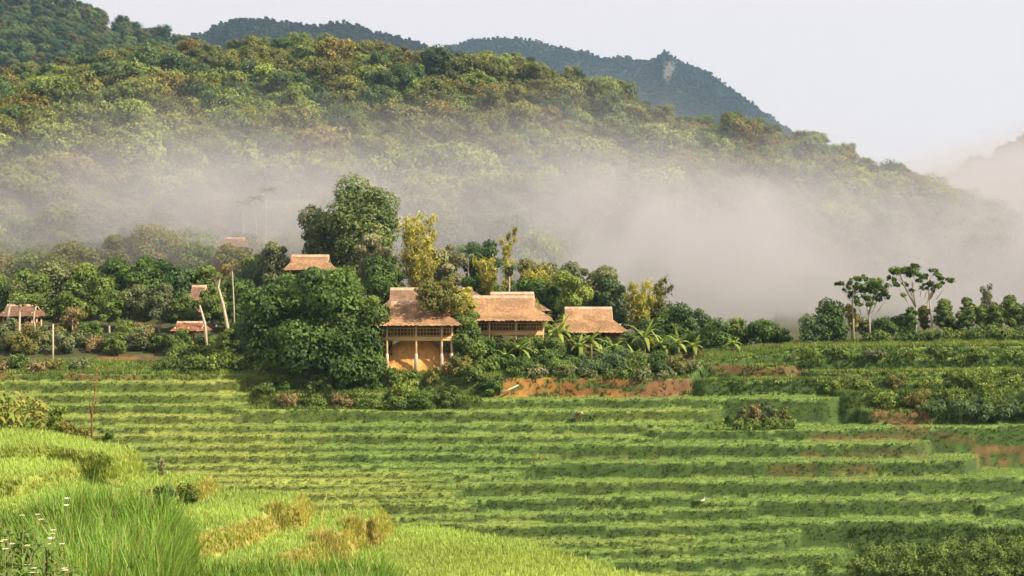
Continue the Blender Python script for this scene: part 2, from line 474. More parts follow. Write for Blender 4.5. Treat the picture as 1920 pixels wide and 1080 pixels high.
# ---------------------------------------------------------------- the forested hill, the hills behind and the mountains
CREST = [(-700, 150), (-300, 130), (0, 118), (130, 104), (230, 86), (330, 70), (480, 58), (640, 62), (760, 76), (880, 84), (980, 97), (1060, 112), (1150, 148),
         (1250, 184), (1320, 212), (1400, 216), (1450, 222), (1530, 243), (1600, 268), (1700, 305), (1800, 345), (1920, 400), (2100, 440), (2700, 480)]
HILL_Y0, HILL_Y1 = 262.0, 520.0
def hill_z(px, Y):
    px = np.asarray(px, float); Y = np.asarray(Y, float)
    t = (Y - HILL_Y0) / (HILL_Y1 - HILL_Y0)
    top = np.interp(px, [c[0] for c in CREST], [c[1] for c in CREST]) + 48
    bot = np.interp(px, [-700, 300, 600, 900, 1200, 2000, 2700], [455, 455, 505, 590, 625, 645, 645])
    tt = np.clip(t, 0, 1)
    py = bot + (top - bot) * (tt ** 0.82)
    x = (px - CX) / F * Y
    z = (HY - py) / F * np.minimum(Y, HILL_Y1)
    z = z + 9.0 * fbm(x / 60, Y / 60, 81, 3) * sstep(0, 0.2, t) * (1 - sstep(0.75, 1.0, t)) + 2.0 * fbm(x / 18, Y / 18, 82, 2)
    return z - 0.5 * np.maximum(0, Y - HILL_Y1)

FOREST_FLOOR = solid_mat('forest_floor', (0.030, 0.036, 0.012), (0.06, 0.062, 0.022), 0.15, bump=0)
def grid_obj(name, px, Y, zfun, mat):
    PX, YY = np.meshgrid(px, Y)
    z = zfun(PX.ravel(), YY.ravel())
    v = np.stack([(PX.ravel() - CX) / F * YY.ravel(), YY.ravel(), z], 1)
    i = np.arange(len(v)).reshape(len(Y), len(px))
    q = np.stack([i[:-1, :-1], i[:-1, 1:], i[1:, 1:], i[1:, :-1]], -1).reshape(-1, 4)
    return tag(link(name, make_mesh(name, v, q, mat, None, True)), kind='structure')
grid_obj('forest_hill', np.arange(-700, 2701, 20.0), np.arange(HILL_Y0 - 2, 640, 4.0), hill_z, FOREST_FLOOR)

# left hill farther back
C2 = [(-900, -160), (-300, -90), (0, -28), (100, -12), (160, 4), (215, 38), (260, 55), (330, 72), (420, 100), (600, 150), (1000, 260)]
def hill2_z(px, Y):
    t = np.clip((Y - 620) / (930 - 620), 0, 1)
    top = np.interp(px, [c[0] for c in C2], [c[1] for c in C2]) + 16
    x = (np.asarray(px) - CX) / F * Y
    py = 330 + (top - 330) * t ** 0.9
    z = (HY - py) / F * np.minimum(Y, 930)
    return z + 22 * fbm(x / 120, Y / 120, 91, 3) * (1 - sstep(0.8, 1, t)) - 0.6 * np.maximum(0, Y - 930)
grid_obj('wooded_hill', np.arange(-900, 1001, 20.0), np.arange(620, 1080, 8.0), hill2_z, FOREST_FLOOR)

# right hill seen through the mist
C3 = [(1300, 420), (1600, 370), (1740, 345), (1800, 322), (1840, 302), (1880, 280), (1920, 258), (1990, 225), (2100, 180), (2400, 130), (2800, 150)]
def hill3_z(px, Y):
    t = np.clip((Y - 600) / (850 - 600), 0, 1)
    top = np.interp(px, [c[0] for c in C3], [c[1] for c in C3]) + 18
    x = (np.asarray(px) - CX) / F * Y
    py = 520 + (top - 520) * t ** 0.9
    z = (HY - py) / F * np.minimum(Y, 850)
    return z + 10 * fbm(x / 90, Y / 90, 95, 3) * (1 - sstep(0.8, 1, t)) - 0.6 * np.maximum(0, Y - 850)
grid_obj('misty_hill', np.arange(1300, 2801, 20.0), np.arange(600, 980, 8.0), hill3_z, FOREST_FLOOR)

# mountains
def mountain_mat():
    m, N, L = new_mat('mountain_forest')
    tc = N.new('ShaderNodeTexCoord')
    vo = N.new('ShaderNodeTexVoronoi'); vo.inputs['Scale'].default_value = 0.075
    nz = N.new('ShaderNodeTexNoise'); nz.inputs['Scale'].default_value = 0.02; nz.inputs['Detail'].default_value = 8; nz.inputs['Roughness'].default_value = 0.7
    L.new(tc.outputs['Object'], vo.inputs['Vector']); L.new(tc.outputs['Object'], nz.inputs['Vector'])
    cr = N.new('ShaderNodeValToRGB'); cr.color_ramp.elements[0].position = 0.40; cr.color_ramp.elements[1].position = 0.62
    cr.color_ramp.elements[0].color = (0.006, 0.014, 0.010, 1); cr.color_ramp.elements[1].color = (0.026, 0.038, 0.024, 1)
    L.new(nz.outputs['Fac'], cr.inputs[0])
    at = N.new('ShaderNodeAttribute'); at.attribute_name = 'rock'
    mx = N.new('ShaderNodeMix'); mx.data_type = 'RGBA'; mx.inputs['B'].default_value = (0.10, 0.095, 0.085, 1)
    L.new(at.outputs['Fac'], mx.inputs['Factor']); L.new(cr.outputs[0], mx.inputs['A'])
    bp = N.new('ShaderNodeBump'); bp.inputs['Strength'].default_value = 0.9; bp.inputs['Distance'].default_value = 14.0; bp.invert = True
    L.new(vo.outputs['Distance'], bp.inputs['Height'])
    p = N.new('ShaderNodeBsdfPrincipled'); p.inputs['Roughness'].default_value = 0.95; p.inputs['Specular IOR Level'].default_value = 0.05
    L.new(mx.outputs['Result'], p.inputs['Base Color']); L.new(bp.outputs[0], p.inputs['Normal'])
    o = N.new('ShaderNodeOutputMaterial'); L.new(p.outputs[0], o.inputs[0])
    return m
MOUNT = mountain_mat()
MOUNT_PTS = []
def mountain(name, crest, Y0, Y1, foot, seed, rockat=None):
    cx = [c[0] for c in crest]; cyy = [c[1] for c in crest]
    px = np.arange(cx[0], cx[-1] + 1, 4.0); Y = np.linspace(Y0, Y1 + (Y1 - Y0) * 0.35, 150)
    PX, YY = np.meshgrid(px, Y); PX = PX.ravel(); YY = YY.ravel()
    t = (YY - Y0) / (Y1 - Y0)
    top = np.interp(PX, cx, cyy) + 6.0 - 3.0 * np.abs(fbm(PX / 16, PX * 0, seed + 9, 3)) - 2.5 * vnoise(PX / 4.5, PX * 0, seed + 12)
    tt = np.clip(t, 0, 1)
    x = (PX - CX) / F * YY
    py = foot + (top - foot) * tt ** 0.8
    z = (HY - py) / F * np.minimum(YY, Y1)
    rid = np.abs(fbm(x / 170, YY / 420, seed, 5)) * 2
    z = z - (45 * rid) * (1 - sstep(0.82, 1.0, t)) * sstep(0, .2, t) + 11 * fbm(x / 34, YY / 34, seed + 3, 4) * (1 - sstep(.9, 1, t)) - 0.9 * np.maximum(0, YY - Y1)
    rock = np.zeros(len(PX))
    if rockat:
        rp, ry = rockat; pyv = HY - z / YY * F
        rock = (1 - sstep(4, 13, np.abs(PX - rp + (pyv - ry) * 0.35))) * (1 - sstep(10, 24, np.abs(pyv - ry))) * (t < 1) * np.clip(0.9 + 2.5 * fbm(PX / 4, pyv / 8, seed + 5), 0, 1)
    v = np.stack([x, YY, z], 1)
    MOUNT_PTS.append((v, t, rock))
    i = np.arange(len(v)).reshape(len(Y), len(px))
    q = np.stack([i[:-1, :-1], i[:-1, 1:], i[1:, 1:], i[1:, :-1]], -1).reshape(-1, 4)
    tag(link(name, make_mesh(name, v, q, MOUNT, None, True, {'rock': rock})), kind='structure')
mountain('mountain', [(100, 110), (300, 78), (345, 66), (385, 58), (410, 42), (432, 34), (465, 33), (500, 31), (530, 38), (565, 44), (595, 46), (625, 39), (650, 38), (680, 47), (700, 56), (745, 66), (800, 84), (900, 120), (1100, 170)], 1250, 1800, 330, 201)
mountain('peaked_mountain', [(600, 120), (760, 98), (850, 80), (885, 70), (920, 68), (965, 66), (1000, 72), (1040, 84), (1085, 90), (1120, 101), (1142, 106), (1160, 100), (1185, 106), (1215, 109), (1232, 104), (1244, 91), (1257, 99), (1285, 114), (1315, 124), (1350, 148), (1385, 172), (1410, 190), (1435, 208), (1480, 240), (1560, 300), (1640, 360), (1720, 420)], 1700, 2500, 400, 231, (1254, 133))
# ---------------------------------------------------------------- rice and bank grass on the far terraces
def blades_mesh(name, pts, h, nb, width, lean, col_base, col_tip, seed, mat, outdir=None, curl=0.0, bent=False):
    """tufts of tapering blades; pts (N,3); h (N,), colours (N,3)"""
    r = np.random.default_rng(seed)
    n = len(pts); m = n * nb
    p = np.repeat(pts, nb, 0); hh = np.repeat(h, nb) * (0.72 + 0.5 * r.random(m))
    a = r.random(m) * 2 * np.pi
    ld = np.stack([np.cos(a), np.sin(a)], 1) * (lean * (0.25 + 0.9 * r.random(m)))[:, None] * hh[:, None]
    if outdir is not None:
        ld = ld + outdir * hh[:, None]
    p = p.copy(); p[:, :2] += (r.random((m, 2)) - 0.5) * width * 3.0
    b = a + np.pi / 2 + (r.random(m) - 0.5) * 1.2
    w = np.stack([np.cos(b), np.sin(b), np.zeros(m)], 1) * (width * (0.6 + 0.7 * r.random(m)))[:, None] * 0.5
    cb = np.repeat(col_base, nb, 0); ct = np.repeat(col_tip, nb, 0)
    v1 = (0.80 + 0.4 * r.random((m, 1)))
    cb = cb * v1; ct = ct * v1
    tip = p.copy(); tip[:, :2] += ld; tip[:, 2] += hh * (1 - 0.15 * lean)
    if not bent:
        v = np.stack([p - w, p + w, tip], 1).reshape(-1, 3)
        f = np.arange(m * 3).reshape(-1, 3)
        c = np.stack([cb, cb, ct], 1).reshape(-1, 3)
        return make_mesh(name, v, f, mat, c)
    mid = p.copy(); mid[:, :2] += ld * 0.30; mid[:, 2] += hh * 0.58
    tip[:, :2] += ld * curl; tip[:, 2] -= hh * 0.25 * curl
    cm = cb * 0.45 + ct * 0.55
    v = np.stack([p - w * 0.7, p + w * 0.7, mid - w, mid + w, tip], 1).reshape(-1, 3)
    k = np.arange(m)[:, None] * 5
    q = k + np.array([[0, 1, 3, 2]]); t = k + np.array([[2, 3, 4]])
    c = np.stack([cb, cb, cm, cm, ct], 1).reshape(-1, 3)
    return make_mesh(name, v, [q, t], mat, c)

ORD = ['first', 'second', 'third', 'fourth', 'fifth', 'sixth', 'seventh', 'eighth', 'ninth', 'tenth', 'eleventh', 'twelfth', 'thirteenth', 'fourteenth',
       'fifteenth', 'sixteenth', 'seventeenth', 'eighteenth', 'nineteenth', 'twentieth', 'twenty-first', 'twenty-second', 'twenty-third', 'twenty-fourth',
       'twenty-fifth', 'twenty-sixth', 'twenty-seventh', 'twenty-eighth', 'twenty-ninth', 'thirtieth', 'thirty-first', 'thirty-second', 'thirty-third', 'thirty-fourth', 'thirty-fifth']

WILD = [29, 30, 31, 32, 33, 34]          # terraces of the overgrown upper right corner
def build_far_rice():
    r = np.random.default_rng(3)
    PX, YY = np.meshgrid(np.arange(-120, 2060, 4.6), np.arange(111, 161, 0.2))
    px = (PX + (r.random(PX.shape) - .5) * 4.6).ravel(); Y = (YY + (r.random(YY.shape) - .5) * 0.26).ravel()
    z, idx, ris = far_ground(px, Y)
    # extra points on the risers
    ex = []
    for e in range(len(EDGES)):
        p = EDGES[e]; lo = max(-120, p[0][0]); hi = min(2060, p[-1][0])
        n = int((hi - lo) / 1.2)
        if n <= 0: continue
        q = lo + r.random(n) * (hi - lo); py = edge_py(e, q); Ye = Yb(np.nan_to_num(py, nan=900))
        ex.append(np.stack([q, Ye - 0.01 - 0.36 * r.random(n) ** 1.1], 1))
    ex = np.concatenate(ex)
    z2, i2, r2 = far_ground(ex[:, 0], ex[:, 1])
    px = np.concatenate([px, ex[:, 0]]); Y = np.concatenate([Y, ex[:, 1]])
    z = np.concatenate([z, z2]); idx = np.concatenate([idx, i2]); ris = np.concatenate([ris, r2])
    py = HY - (z + 0.3) / Y * F
    soil = soil_amount(px, HY - z / Y * F)
    vis = (py < 1130) & (Y < Yb(top_py(px)) + 9.0) & (r.random(len(px)) > soil * 0.8) & (~ris | (r.random(len(px)) < 0.95))
    # the near hill hides the lower left of this slope
    sil = np.interp(px, [-400, 0, 240, 530, 700, 1000, 1310, 1400], [800, 815, 870, 950, 990, 1040, 1120, 1140])
    vis &= py < sil
    px, Y, z, idx, ris = px[vis], Y[vis], z[vis], idx[vis], ris[vis]
    x = (px - CX) / F * Y
    pts = np.stack([x, Y, z - 0.03], 1)
    ripe = rice_ripe(x, Y, px, idx)
    tip = rice_col(ripe) * 1.1
    base = tip * 0.92
    # bank weeds on risers
    weedn = fbm(x / 2.2, Y * 1.1, 103)[:, None]
    wt = (np.array([0.060, 0.108, 0.021]) * (1 - ripe * .7) + np.array([0.135, 0.162, 0.031]) * ripe * .7) * (1 + 0.9 * weedn) ; wyel = np.array([0.17, 0.15, 0.045])
    wmix = np.clip(sstep(0.10, 0.30, fbm(x / 3.5, Y / 1.5, 104)), 0, 1)[:, None] * 0.55 * (1 - 0.3 * ripe)
    wt = wt * (1 - wmix) + wyel * wmix
    tip = np.where(ris[:, None], wt, tip); base = np.where(ris[:, None], wt * 0.85, base)
    h = np.where(ris, 0.09 + 0.12 * r.random(len(px)), 0.13 * (0.8 + 0.4 * r.random(len(px))))
    h = h * (1 + 0.5 * fbm(x / 1.6, Y / 1.6, 106))
    wildz = np.isin(idx, WILD) | (idx < 0) | ((px > 1590) & (py[vis] > 985)) | ((px > 470) & (px < 900) & (py[vis] < 762)) 
    wl = fbm(x / 1.3, Y / 1.3, 107)
    h = np.where(wildz, 2.4 * h * (1.15 + 2.2 * np.maximum(0, wl)), h)
    wc = np.array([0.17, 0.245, 0.05]) * (1 + 1.5 * wl[:, None]) + np.array([0.05, 0.03, 0.0]) * sstep(0, .3, fbm(x / 5, Y / 2, 108))[:, None]
    tip = np.where((wildz & ~ris)[:, None], wc, tip); base = np.where((wildz & ~ris)[:, None], wc * 0.6, base)
    keys = [e for e in range(len(EDGES))]
    used = []
    for e in keys:
        s = (idx == e)
        if s.sum() > 60: used.append((np.median(z[s]), e))
    used.sort()
    k = 0
    for _, e in used:
        s = (idx == e)
        out = np.where(ris[s][:, None], np.array([[0, -0.25]]), 0.0)
        me = blades_mesh('rice', pts[s], h[s], 4, 0.105, 0.8, base[s], tip[s], 300 + e, RICE, np.repeat(out, 4, 0))
        if e in WILD:
            o = link('weeds', me)
            names = {29: 'rough green weeds on the step right of the long ochre bank', 30: 'grass fringe above the reddish riser at the field corner',
                     31: 'overgrown step of mixed weeds under the right-hand top field', 32: 'pale green grass along the top field below the tree row',
                     33: 'dense weeds just above the small orange slip', 34: 'wild yellow green weeds on the upper right slope'}
            tag(o, names[e], 'weeds', 'overgrown steps of the upper right slope', 'stuff')
        else:
            o = link('rice', me)
            tag(o, 'rice strip on the %s terrace up from the slope foot' % ORD[k], 'rice', 'rice terraces on the slope below the houses', 'stuff'); k += 1
    s = idx < 0
    o = link('grass', blades_mesh('grass', pts[s], h[s], 4, 0.12, 0.6, base[s], tip[s] * np.where(Y[s][:, None] > Yb(top_py(px[s]))[:, None] + 2, 0.75, 1.0), 390, RICE))
    tag(o, 'rough grass along the upper edge of the terraces', 'grass', None, 'stuff')
build_far_rice()

# ---------------------------------------------------------------- rice on the near hill
def build_near_rice():
    r = np.random.default_rng(5)
    X, Y = np.meshgrid(np.arange(-19.5, 9, 0.125), np.arange(30.5, 50, 0.14))
    x = (X + (r.random(X.shape) - .5) * .125).ravel(); y = (Y + (r.random(X.shape) - .5) * .14).ravel()
    px = x / y * F + CX
    z, lvl, ris, over = near_ground(x, y)
    # denser on risers
    rx = np.repeat(x[ris], 7) + (r.random(ris.sum() * 7) - .5) * 0.30; ry = np.repeat(y[ris], 7) + (r.random(ris.sum() * 7) - .5) * 0.30
    rz, rl, rr, ro = near_ground(rx, ry)
    rx, ry, rz, rl, ro, rr = rx[rr], ry[rr], rz[rr], rl[rr], ro[rr], rr[rr]
    x = np.concatenate([x, rx]); y = np.concatenate([y, ry]); z = np.concatenate([z, rz]); lvl = np.concatenate([lvl, rl]); ris = np.concatenate([ris, rr]); over = np.concatenate([over, ro])
    px = x / y * F + CX; py = HY - (z + .4) / y * F
    ok = (px > -40) & (px < 1960) & (py < 1130) & (over < np.where(ris, 0.25, 1.2))
    x, y, z, lvl, ris, over, px = x[ok], y[ok], z[ok], lvl[ok], ris[ok], over[ok], px[ok]
    n = len(x)
    edge = sstep(0.0, 0.7, over)
    tip = near_col(x, y) * 1.08
    base = tip * 0.92
    dn = fbm(x / 0.9, y / 0.9, 114)[:, None]
    dry = np.array([0.46, 0.37, 0.10]) * (1 + 0.8 * dn)
    drymix = np.clip(0.42 * sstep(-11.5, -8.0, x) + 1.2 * fbm(x / 1.4, y / 1.4, 115), 0, 1)[:, None]
    gr = np.array([0.32, 0.40, 0.08])
    rc = dry * drymix + gr * (1 - drymix)
    tip = np.where(ris[:, None], rc, tip); base = np.where(ris[:, None], rc * 0.85, base)
    h = np.where(ris, 0.08 + 0.10 * r.random(n), 0.16 * (0.75 + 0.5 * r.random(n))) * (1 - 0.3 * edge)
    nm = ['top left plot of young rice below the maize', 'narrow curving rice plot under the top left one', 'rice plot with a weedy lip in the near hill middle',
          'broad rice plot ending in a yellow cliff-like bank', 'rice plot beside the leaning dry stalk', 'wide lowest rice plot sweeping along the near hill brow']
    pts = np.stack([x, y, z - 0.02], 1)
    for k in range(6):
        s = lvl == k
        if s.sum() < 10: continue
        o = link('rice', blades_mesh('rice', pts[s], h[s], 6, 0.034, 0.5, base[s], tip[s], 400 + k, RICE, bent=False))
        tag(o, nm[k], 'rice', 'rice plots on the near hill', 'stuff')
build_near_rice()

# ---------------------------------------------------------------- tall rice and grass on the camera's own bank
def build_bank_rice():
    r = np.random.default_rng(6)
    n = 15000
    y = 9.5 + r.random(n) * 8.6
    px = -60 + r.random(n) * 960
    x = (px - CX) / F * y
    z = bank_z(x, y)
    left = 1 - sstep(300, 380, px)
    h = (0.62 + 0.30 * left) * (0.8 + 0.35 * r.random(n)) * (1 + 0.5 * fbm(x / 0.8, y / 0.8, 121))
    h = h * (1 - 0.75 * sstep(700, 830, px)) * (1 - 0.5 * (1 - sstep(10, 120, px)))
    keep = (px < 860)
    x, y, z, h, px = x[keep], y[keep], z[keep], h[keep], px[keep]
    v = fbm(x / 0.7, y / 0.7, 122)[:, None]
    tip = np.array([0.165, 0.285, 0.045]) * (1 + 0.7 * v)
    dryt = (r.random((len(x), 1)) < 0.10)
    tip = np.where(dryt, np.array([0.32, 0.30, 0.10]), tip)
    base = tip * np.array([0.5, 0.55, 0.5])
    pts = np.stack([x, y, z - 0.02], 1)
    a = (px < 350)
    for s, lab in ((a, 'tall dark green rice clump at the near left edge'), (~a, 'long bladed rice along the bottom edge of the view')):
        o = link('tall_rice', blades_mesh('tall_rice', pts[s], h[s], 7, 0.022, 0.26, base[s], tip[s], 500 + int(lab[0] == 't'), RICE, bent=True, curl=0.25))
        tag(o, lab, 'rice', None, 'stuff')
build_bank_rice()
# ---------------------------------------------------------------- foliage generator
def leaf_cloud(geo, lobes, n, size, seed, dark, light, fill=0.18, spread=0.0, up=0.25, asp=0.62, droop=0.0, jitter=0.55, lobevar=0.25):
    """leaf-shaped faces spread over the skins of overlapping lobes (cx,cy,cz,rx,ry,rz)"""
    r = np.random.default_rng(seed)
    L = np.asarray(lobes, float)
    area = (L[:, 3] * L[:, 4] + L[:, 3] * L[:, 5] + L[:, 4] * L[:, 5]); area = area / area.sum()
    li = r.choice(len(L), n, p=area)
    d = r.normal(size=(n, 3)); d /= np.linalg.norm(d, axis=1)[:, None]
    rad = np.where(r.random(n) < fill, r.random(n) ** 0.5 * 0.85, 0.86 + 0.24 * r.random(n) ** 2)
    if spread: rad = np.abs(r.normal(size=n)) * spread
    c = L[li, :3] + d * L[li, 3:] * rad[:, None]
    # drop leaves buried deep inside another lobe
    keep = np.ones(n, bool)
    for k in range(len(L)):
        q = ((c - L[k, :3]) / (L[k, 3:] * 0.72)); inside = (q * q).sum(1) < 1
        keep &= ~(inside & (li != k) & (r.random(n) < 0.85))
    c, d, li = c[keep], d[keep], li[keep]; n = len(c)
    nrm = d + r.normal(size=(n, 3)) * jitter + np.array([0, 0, up]); nrm /= np.linalg.norm(nrm, axis=1)[:, None]
    ax = r.normal(size=(n, 3)) + np.array([0, 0, -droop]); ax -= nrm * (ax * nrm).sum(1)[:, None]; ax /= np.linalg.norm(ax, axis=1)[:, None] + 1e-9
    bx = np.cross(nrm, ax)
    s = size * (0.65 + 0.7 * r.random(n))[:, None]
    a = ax * s * 0.5; b = bx * s * 0.5 * asp
    v = np.stack([c - a, c + b - nrm * s * 0.10, c + a * 1.1, c - b - nrm * s * 0.10], 1).reshape(-1, 3)
    q = np.arange(4 * n).reshape(-1, 4)
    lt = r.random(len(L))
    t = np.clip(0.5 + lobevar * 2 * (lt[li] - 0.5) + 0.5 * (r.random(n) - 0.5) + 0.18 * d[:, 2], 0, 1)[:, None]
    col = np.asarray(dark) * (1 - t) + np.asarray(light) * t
    geo.add(v, q, col=np.repeat(col, 4, 0))

def round_lobes(r, W, H, n, flat=0.8, base=0.0):
    """lobes filling a broad crown of width W and height H whose underside is at z=base"""
    out = [(0, 0, base + H * 0.45, W * 0.33, W * 0.33, H * 0.40)]
    for k in range(n):
        a = 2 * np.pi * (k * 0.618 + 0.1 * r.random()); u = (k + 0.5) / n
        zz = base + H * (0.10 + 0.80 * u) ; env = math.sqrt(max(0.05, 1 - (abs(u - 0.38) / 0.75) ** 2))
        rr = W * 0.5 * env * (0.45 + 0.42 * r.random())
        q = W * (0.09 + 0.17 * r.random() ** 1.4)
        out.append((rr * math.cos(a), rr * math.sin(a), zz, q * 1.15, q * 1.15, q * flat))
    return out

def solid_core(geo, lobes, col, k=0.72):
    """small closed bodies inside the lobes: the dense twig and leaf mass"""
    th = np.linspace(0, 2 * np.pi, 6, endpoint=False)
    unit = [(0, 0, -1)] + [(math.cos(t) * .82, math.sin(t) * .82, -.5) for t in th] + [(math.cos(t + .5) * .86, math.sin(t + .5) * .86, .45) for t in th] + [(0, 0, 1)]
    unit = np.array(unit); tris = []
    for i in range(6):
        j = (i + 1) % 6
        tris += [[0, 1 + j, 1 + i], [1 + i, 1 + j, 7 + i], [1 + j, 7 + j, 7 + i], [7 + i, 7 + j, 13]]
    for l in lobes:
        geo.add(unit * np.array(l[3:]) * k + np.array(l[:3]), tris=np.array(tris), col=col)

def forest_proto(seed, W, H, n_l, n_leaf, leaf, shape):
    r = random.Random(seed); g = Geo()
    if shape == 'round': lob = round_lobes(r, W, H, n_l, 0.8, H * 0.28)
    elif shape == 'tall': lob = round_lobes(r, W * .9, H * 1.0, n_l, 1.0, H * 0.2)
    else: lob = round_lobes(r, W * 1.15, H * 0.62, n_l, 0.6, H * 0.5)
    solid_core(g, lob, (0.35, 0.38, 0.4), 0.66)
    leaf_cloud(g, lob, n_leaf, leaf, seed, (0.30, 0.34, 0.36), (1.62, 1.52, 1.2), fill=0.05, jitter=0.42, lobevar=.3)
    g.tube([(0, 0, -2.5), (0.1, 0, H * 0.25), (0, 0.1, H * 0.6)], [0.32, 0.24, 0.1], 5, (1.5, 1.1, 0.9))
    return g

PROTO = []
for k, (W, H, nl, sh) in enumerate([(9, 8, 16, 'round'), (11, 9, 20, 'round'), (8, 9, 15, 'tall'), (10, 8, 16, 'umbrella'), (9.5, 8.5, 22, 'round'), (8, 8, 15, 'round')]):
    PROTO.append(forest_proto(600 + k, W, H, nl, 3000, 0.52, sh))
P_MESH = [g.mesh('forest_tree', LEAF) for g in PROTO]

TINTS = []
def tree_colour(r, x, Y, px):
    """natural crown colours of the mixed wood: olive, rusty, deep and fresh green"""
    k = r.random(); m = float(vnoise(np.array([x / 40.0]), np.array([Y / 40.0]), 131)[0])
    olive = np.array([0.078, 0.088, 0.019]); rust = np.array([0.108, 0.092, 0.021]); deep = np.array([0.038, 0.066, 0.019]); fresh = np.array([0.100, 0.135, 0.029])
    low = sstep(480, 380, Y)
    w = [0.40 + 0.3 * m, 0.15 * (1 - 0.5 * low), 0.36, 0.22 + 0.22 * low]
    s = sum(w); k *= s
    c = olive if k < w[0] else rust if k < w[0] + w[1] else deep if k < w[0] + w[1] + w[2] else fresh
    TINTS.append('olive' if c is olive else 'rusty' if c is rust else 'dark green' if c is deep else 'fresh green')
    return c * 1.6 * (0.78 + 0.5 * r.random())

def scatter(seed, px0, px1, Y0, Y1, step, zf):
    r = np.random.default_rng(seed); out = []
    Y = Y0
    while Y < Y1:
        x0 = (px0 - CX) / F * Y; x1 = (px1 - CX) / F * Y
        n = int((x1 - x0) / step)
        x = x0 + (np.arange(n) + r.random(n)) * step
        yy = Y + (r.random(n) - .5) * step
        px = x / yy * F + CX
        z = zf(px, yy)
        out.append(np.stack([x, yy, z, px], 1)); Y += step * 0.9
    return np.concatenate(out)

def gn_instances(name, pts, rot, scl, var, col, protos, label, cat):
    pc = bpy.data.collections.new(name + '_kinds')
    for i, g in enumerate(protos):
        me = g.mesh(name + '_kind', LEAF_I)
        o = bpy.data.objects.new('%s_kind_%d' % (name, i), me); pc.objects.link(o)
    me = bpy.data.meshes.new(name)
    me.vertices.add(len(pts)); me.vertices.foreach_set('co', np.asarray(pts, np.float32).ravel())
    for nm, arr in (('rotz', rot), ('scl', scl)):
        a = me.attributes.new(nm, 'FLOAT', 'POINT'); a.data.foreach_set('value', np.asarray(arr, np.float32))
    a = me.attributes.new('var', 'INT', 'POINT'); a.data.foreach_set('value', np.asarray(var, np.int32))
    a = me.attributes.new('icol', 'FLOAT_COLOR', 'POINT')
    c4 = np.ones((len(pts), 4), np.float32); c4[:, :3] = col; a.data.foreach_set('color', c4.ravel())
    o = link(name, me); tag(o, label, cat, None, 'stuff')
    ng = bpy.data.node_groups.new(name + '_nodes', 'GeometryNodeTree')
    ng.interface.new_socket('Geometry', in_out='INPUT', socket_type='NodeSocketGeometry')
    ng.interface.new_socket('Geometry', in_out='OUTPUT', socket_type='NodeSocketGeometry')
    N = ng.nodes; L = ng.links
    gi = N.new('NodeGroupInput'); go = N.new('NodeGroupOutput')
    ci = N.new('GeometryNodeCollectionInfo'); ci.inputs['Collection'].default_value = pc
    ci.inputs['Separate Children'].default_value = True; ci.inputs['Reset Children'].default_value = True
    ip = N.new('GeometryNodeInstanceOnPoints'); ip.inputs['Pick Instance'].default_value = True
    def attr(nm, ty):
        n = N.new('GeometryNodeInputNamedAttribute'); n.data_type = ty; n.inputs['Name'].default_value = nm
        return next(s for s in n.outputs if s.enabled and s.name == 'Attribute')
    cx = N.new('ShaderNodeCombineXYZ'); L.new(attr('rotz', 'FLOAT'), cx.inputs['Z'])
    L.new(gi.outputs[0], ip.inputs['Points']); L.new(ci.outputs[0], ip.inputs['Instance'])
    L.new(attr('var', 'INT'), ip.inputs['Instance Index'])
    L.new(cx.outputs[0], ip.inputs['Rotation']); L.new(attr('scl', 'FLOAT'), ip.inputs['Scale'])
    L.new(ip.outputs[0], go.inputs[0])
    md = o.modifiers.new('trees', 'NODES'); md.node_group = ng
    return o

